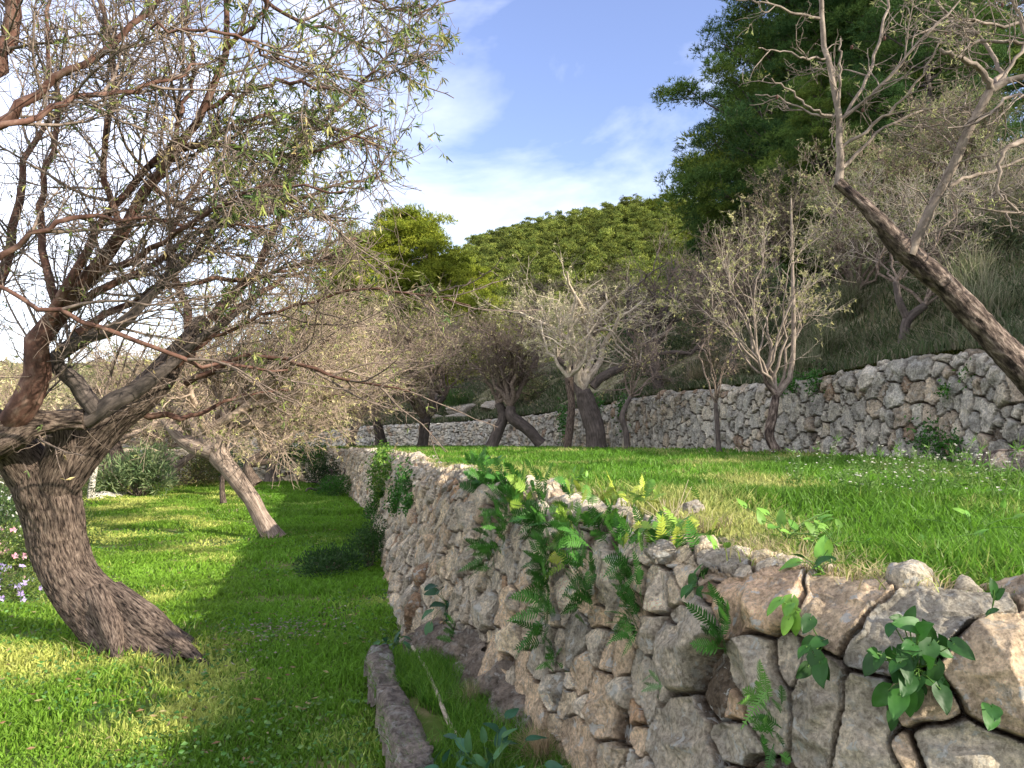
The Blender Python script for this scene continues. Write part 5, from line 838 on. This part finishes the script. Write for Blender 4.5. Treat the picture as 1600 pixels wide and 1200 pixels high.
V, F, C_ = blades(B, rng.uniform(.06, .15, nb), .0042, pal(nb, [GRN, (0.07, 0.19, 0.02), (0.13, 0.26, 0.04)], .2), .45, 2); tag(mk('planter_grass', V, F, M_grass, c=C_), 'long green grass filling the planter between curb and wall', 'grass', kind='stuff')
# rough plinth of the wall above the planter
pl = spline(np.array([(-0.80, 5.6, 0), (-0.47, 4.95, 0), (-0.10, 3.98, 0), (0.05, 3.6, 0)]), 160); hgt = np.linspace(0, 1, 30)[None, :, None]; endt = np.sin(PI * np.linspace(0, 1, 160)) ** .35; V = pl[:, None] + (np.array([.12, .02, .34]) * hgt) * endt[:, None, None] + (np.array([.10, 0, 0]) * (1 - endt[:, None]))[:, None] + np.array([-.06, 0, .02]); V = V + (.05 * fbm(V * 9, 4, 14) + .015 * fbm(V * 40, 3, 15) - .10 * (hgt[..., 0] ** 6))[..., None] * np.array([-1, -.4, 0])
V[..., 2] += .05 * fbm(V * 5, 2, 16) * hgt[..., 0]; tag(mk('wall_plinth', V.reshape(-1, 3), grid_faces(160, 30), M_stone_far, c=(0.25, 0.21, 0.18), origin=(-.47, 4.95, 0)), 'rough grey mortar plinth at the foot of the near wall behind the planter', 'plinth')
tussock((0.12, 3.42, .12), 520, .20, [(0.46, 0.36, 0.22), (0.36, 0.28, 0.18)], 'tuft of dead straw at the wall foot in the planter', 750, w=.002, lean=1.4, name='dry_tuft')
tussock((-0.22, 4.15, .12), 260, .16, [(0.36, 0.31, 0.2), (0.3, 0.28, 0.14)], 'thin dry grass tuft on the plinth', 751, w=.002, lean=1.2, name='dry_tuft')
S = spline(np.array([(-0.66, 5.15, .17), (-0.52, 4.7, .16), (-0.40, 4.2, .17), (-0.28, 3.75, .15), (-.1, 3.4, .12)]), 20)[None]; V, F, bc = tube(S, np.full((1, 20), .012), 8); tag(mk('dry_stick', V, F, M_pale, bc=bc, origin=S[0, 0]), 'pale dry stick lying in the planter grass', 'stick')
# dead stalks on the wall top
r = np.random.default_rng(9); p0 = at(1042, 815, 3.35); S = np.stack([spline(np.array([p0 + [a * .3, b, 0], p0 + [a, b, .06], p0 + [a * 1.5 + c, b, h]]), 6) for a, b, c, h in zip(r.normal(0, .03, 16), r.normal(0, .03, 16), r.normal(0, .03, 16), r.uniform(.08, .16, 16))] + [spline(np.array([p0, p0 + [.05, 0, .1], p0 + [.10, .02, .22]]), 6), spline(np.array([p0, p0 + [.06, 0, .1], p0 + [.115, .02, .19]]), 6)])
V, F, bc = tube(S, np.linspace(.0022, .0012, 6)[None].repeat(len(S), 0), 4); tag(mk('dead_stalks', V, F, M_grass, c=(0.62, 0.54, 0.38), origin=p0), 'bunch of pale dead stalks standing on the wall top beside the pointed rock', 'stalks')
# satellite dish
c = at(224, 707, 27); t = empty('satellite_dish', c - [0, 0, 1.4], 'small white dish on a pole beyond the lower lawn, seen edge on', 'dish'); u = np.linspace(0, 1, 10)[:, None]; v = np.linspace(0, 2 * PI, 28, endpoint=False)[None]; dn = nrm(np.array([.93, -.45, .25])); e1 = nrm(np.cross(dn, [0, 0, 1])); e2 = np.cross(dn, e1)
V = c + (u * .36 * np.cos(v))[..., None] * e1 + (u * .40 * np.sin(v))[..., None] * e2 + ((u ** 2 * .09) * np.ones_like(v))[..., None] * dn; V2 = V - dn * .012; A = V.reshape(-1, 3); Bv = V2.reshape(-1, 3); m = len(A); f = grid_faces(10, 28, True)
mp_, tt_, oo_ = newmat('white_enamel'); pp = N(tt_, 'ShaderNodeBsdfPrincipled', inp={'Base Color': (.72, .74, .76, 1), 'Roughness': .4}); tt_.links.new(pp.outputs[0], oo_.inputs[0])
rim = np.stack([9 * 28 + np.arange(28), 9 * 28 + (np.arange(28) + 1) % 28, m + 9 * 28 + (np.arange(28) + 1) % 28, m + 9 * 28 + np.arange(28)], -1); mk('reflector', np.r_[A, Bv], [f, f[:, ::-1] + m, rim], mp_, t); V, F, bc = tube(np.array([[c - [0, 0, 1.5], c - [0, 0, .6], c - dn * .03]]), np.full((1, 3), .025), 8); mk('pole', V, F, mp_, t); V, F, bc = tube(np.array([[c - e2 * .36, c + dn * .3 - e2 * .2, c + dn * .36]]), np.full((1, 3), .012), 6); mk('feed_arm', V, F, mp_, t)
# cut log end at the foot of the forked almond
c = at(1584, 722, 5.9); ax = nrm(np.array([-.35, -1, .05])); e1 = nrm(np.cross(ax, [0, 0, 1])); e2 = np.cross(e1, ax); a = np.linspace(0, 2 * PI, 60, endpoint=False); rg = .18 * (1 + .05 * np.sin(3 * a) + .03 * np.sin(7 * a + 1)); t = empty('cut_log', c - [0, 0, .16], 'cut log with a cracked grey round end at the foot of the forked almond', 'log')
prof = [(-.55, .98), (-.3, 1.0), (-.1, 1.02), (-.01, 1.0), (0, .96)]; V = np.stack([c + ax * q + (e1 * np.cos(a)[:, None] + e2 * np.sin(a)[:, None]) * (rg * s)[:, None] for q, s in prof]); V[:, :, :] += (.010 * vn(V * 30, 3))[..., None]; b_ = np.stack([(rg * np.cos(a)), rg * np.sin(a), 0 * a], -1); mk('bark', V.reshape(-1, 3), grid_faces(5, 60, True), M_flaky, t, bc=np.concatenate([b_ + [0, 0, q] for q, s in prof]))
rr_ = np.linspace(.02, .96, 16); ck = np.clip(np.sin(a * 7 + 2 * np.sin(a * 3)), 0, 1) ** 12 * .03; V = np.stack([c + ax * (.001) - ax * (ck * s + .004 * math.sin(s * 60))[:, None] + (e1 * np.cos(a)[:, None] + e2 * np.sin(a)[:, None]) * (rg * s)[:, None] for s in rr_]); V = np.r_[V.reshape(-1, 3), [c - ax * .005]]; j = np.arange(60); mk('cut_face', V, [grid_faces(16, 60, True), np.stack([(j + 1) % 60, j, np.full(60, 960)], -1)], M_stone, t, c=(0.46, 0.39, 0.34))
# white flowered weeds on the upper lawn
r = np.random.default_rng(4)
def weed_mesh():
    S = walk(np.zeros((9, 3)) + r.normal(0, .02, (9, 3)) * [1, 1, 0], np.array([[0, 0, 1.0]] * 9) + r.normal(0, .35, (9, 3)), r.uniform(.18, .42, 9), 7, .12, (0, 0, .05), r); R_ = np.full((9, 8), .0022); K, KR = kids(S, R_, 50, (.04, .14), 40, 3, .15, (0, 0, .1), .0016, .001, u0=.3, r=r)
    a = cat_([(*tube(S, R_, 3)[:2], (0.18, 0.28, 0.08)), (*tube(K, KR, 3)[:2], (0.20, 0.30, 0.09)), leafset(S, 130, (.03, .08), (.008, .016), [(0.09, 0.2, 0.03), (0.14, 0.26, 0.05)], r, u0=.0)]); q = K[:, -1][:12]; f = []
    for k in range(6): ang = k * PI / 3; f.append(leaves(q, nrm(np.array([[math.cos(ang), math.sin(ang), .5]]) + r.normal(0, .15, (12, 3))), .012, .009, (0.78, 0.74, 0.66), r=r))
    return a, [cat_([(p[0].reshape(12, 4, 3)[j], [np.array([[0, 1, 2], [0, 2, 3]])], np.broadcast_to(p[2], (48, 3)).reshape(12, 4, 3)[j]) for p in f]) for j in range(12)]
WM = [weed_mesh() for k in range(3)]; first = [None] * 3
WS = [(1310, 4.9), (1345, 4.4), (1385, 4.9), (1420, 4.3), (1455, 4.7), (1400, 5.6), (1480, 5.3), (1365, 6.2), (1520, 4.8), (1440, 6.4), (1330, 5.6), (1500, 6.0), (1245, 5.4), (1550, 5.4), (1290, 6.6), (1425, 5.1), (1210, 8.2), (1560, 4.1)]
for k, (px, Y) in enumerate(WS):
    x = (px - 800) / FPX * Y; m = k % 3
    if first[m] is None: t = empty('white_flowered_weed', (0, 0, 0), 'straggly weed with tiny white flowers in the upper grass near the right', 'weed', 'white flowered weeds'); mk('stems', *WM[m][0][:2], M_leaf, t, c=WM[m][0][2]); [mk('flower', *fl[:2], M_leaf, t, c=fl[2]) for fl in WM[m][1]]; first[m] = t
    else:
        t = first[m].copy(); col.objects.link(t)
        for ch in first[m].children: c = ch.copy(); col.objects.link(c); c.parent = t
    t.location = (x, Y, float(upz(x, Y)) - .02); t.rotation_euler = (0, 0, k * 1.9); s = .6 + .35 * ((k * 37) % 10) / 10; t.scale = (s, s, s)
# clover and small broad weeds scattered over the lawns, pale pebbles and dead leaves
x, y, rr = polar(15000, 2.8, 26, 1.4, math.radians(-40), math.radians(0)); k = (x < np.interp(y, lwY, lwBX) - .05) & (x > bedx(y) - 1) & ~((y < 5.1) & (x > np.interp(y, [1.5, 3.06, 4.96], [0.0, -0.42, -0.95]))) & (fbm(v3(x * .8, y * .8), 2, 66) > .0); x, y, rr = x[k], y[k], rr[k]; n = len(x)
a = rng.uniform(0, 6.28, n); V, F, C_ = leaves(np.c_[x, y, lowz(x, y) + rng.uniform(.02, .07, n)], nrm(np.c_[np.cos(a), np.sin(a), rng.uniform(-.1, .5, n)]), rng.uniform(.02, .045, n), .022, pal(n, [(0.06, 0.16, 0.03), (0.10, 0.21, 0.05), (0.13, 0.22, 0.06)], .2)); tag(mk('lawn_weeds', V, F, M_leaf, c=C_), 'small round leaved weeds mixed into the lower lawn', 'weeds', kind='stuff')
n = 260; x = rng.normal(-1.85, .22, n); y = rng.normal(6.3, .4, n); a = rng.uniform(0, 6.28, n); V, F, C_ = leaves(np.c_[x, y, lowz(x, y) + .03 + rng.uniform(0, .03, n)], nrm(np.c_[np.cos(a), np.sin(a), rng.uniform(-.1, .3, n)]), rng.uniform(.02, .05, n), .014, pal(n, [(0.32, 0.28, 0.22), (0.24, 0.19, 0.14), (0.36, 0.32, 0.26)], .2)); tag(mk('leaf_litter', V, F, M_leaf, c=C_), 'patch of pale dead leaves and grit on the lawn below the near wall', 'litter', kind='stuff')
n = 900; x, y, rr = polar(n, 3, 22, 1.2, math.radians(-38), math.radians(0)); k = (x < np.interp(y, lwY, lwBX) - .1) & (x > bedx(y) - 1) & ~((y < 5.1) & (x > -1)); x, y = x[k], y[k]; n = len(x); a = rng.uniform(0, 6.28, n); V, F, C_ = leaves(np.c_[x, y, lowz(x, y) + .05 + rng.uniform(0, .03, n)], nrm(np.c_[np.cos(a), np.sin(a), rng.uniform(-.1, .3, n)]), rng.uniform(.03, .06, n), .014, pal(n, [(0.26, 0.19, 0.10), (0.22, 0.13, 0.07), (0.30, 0.26, 0.12)], .2)); tag(mk('fallen_leaves', V, F, M_leaf, c=C_), 'fallen almond leaves scattered on the lower lawn', 'leaves', kind='stuff')
# rough growth over the valley side left of the lawn
nb = 60000; y = rng.uniform(7, 60, nb); x = bedx(y) - 1.0 - rng.gamma(1.3, 5, nb); V, F, C_ = blades(np.c_[x, y, lowz(x, y) - .02], rng.uniform(.15, .6, nb), .006 + .0016 * y, pal(nb, [(0.16, 0.19, 0.07), (0.30, 0.27, 0.14), (0.09, 0.13, 0.04), (0.42, 0.36, 0.24)], .2), .6, 2); tag(mk('rough_grass', V, F, M_grass, c=C_), 'rough dry grass on the slope falling away left of the lawn', 'grass', kind='stuff')
# scrub on the far hills
r = np.random.default_rng(15); n = 260000; x = r.uniform(-520, -100, n); y = r.uniform(150, 470, n); z = farz(x, y) * sm(-90, -130, x) - 9 * (1 - sm(-90, -130, x)); k = fbm(v3(x * .05, y * .05), 3, 5) > -.15; x, y, z = x[k], y[k], z[k]; n = len(x)
c = np.stack([x, y, z + r.uniform(0, 2.2, n)], -1); V, F, C_ = leaves(c, nrm(r.normal(size=(n, 3)) + [0, 0, .5]), r.uniform(.8, 2.2, n), 1.1, pal(n, [(0.16, 0.17, 0.07), (0.26, 0.24, 0.12), (0.36, 0.31, 0.19), (0.11, 0.13, 0.05)], .2, r), r=r); tag(mk('hill_scrub', V, F, M_leaf, c=C_), 'beige and olive scrub on the distant hills at the left', 'scrub', kind='stuff')

# longer grass and litter round the feet of the trunks
r = np.random.default_rng(61); parts = []
for b in BASES:
    if not (1 < b[1] < 32) or b[2] > 1.6: continue
    rad = .26 if b[1] < 7 and b[0] < 0 else .10 + .004 * b[1]; n = 700 if b[1] < 7 and b[0] < 0 else 150; a = r.uniform(0, 2 * PI, n); q = rad * (1 + r.gamma(1.2, .45, n)); x, y = b[0] + q * np.cos(a) * 1.1, b[1] + q * np.sin(a); z = np.where(b[2] > .6, upz(x, y), lowz(x, y)) - .01
    parts.append(blades(np.c_[x, y, z], r.uniform(.05, .16, n), .003 + .0012 * b[1], pal(n, [GRN, (0.09, 0.2, 0.025), STRAW, (0.25, 0.27, 0.08)], .2, r, [.4, .3, .15, .15]), .6, 2, r))
V, F, C_ = cat_(parts); tag(mk('trunk_foot_grass', V, F, M_grass, c=C_), 'longer unmown grass left round the feet of the almond trunks', 'grass', kind='stuff')
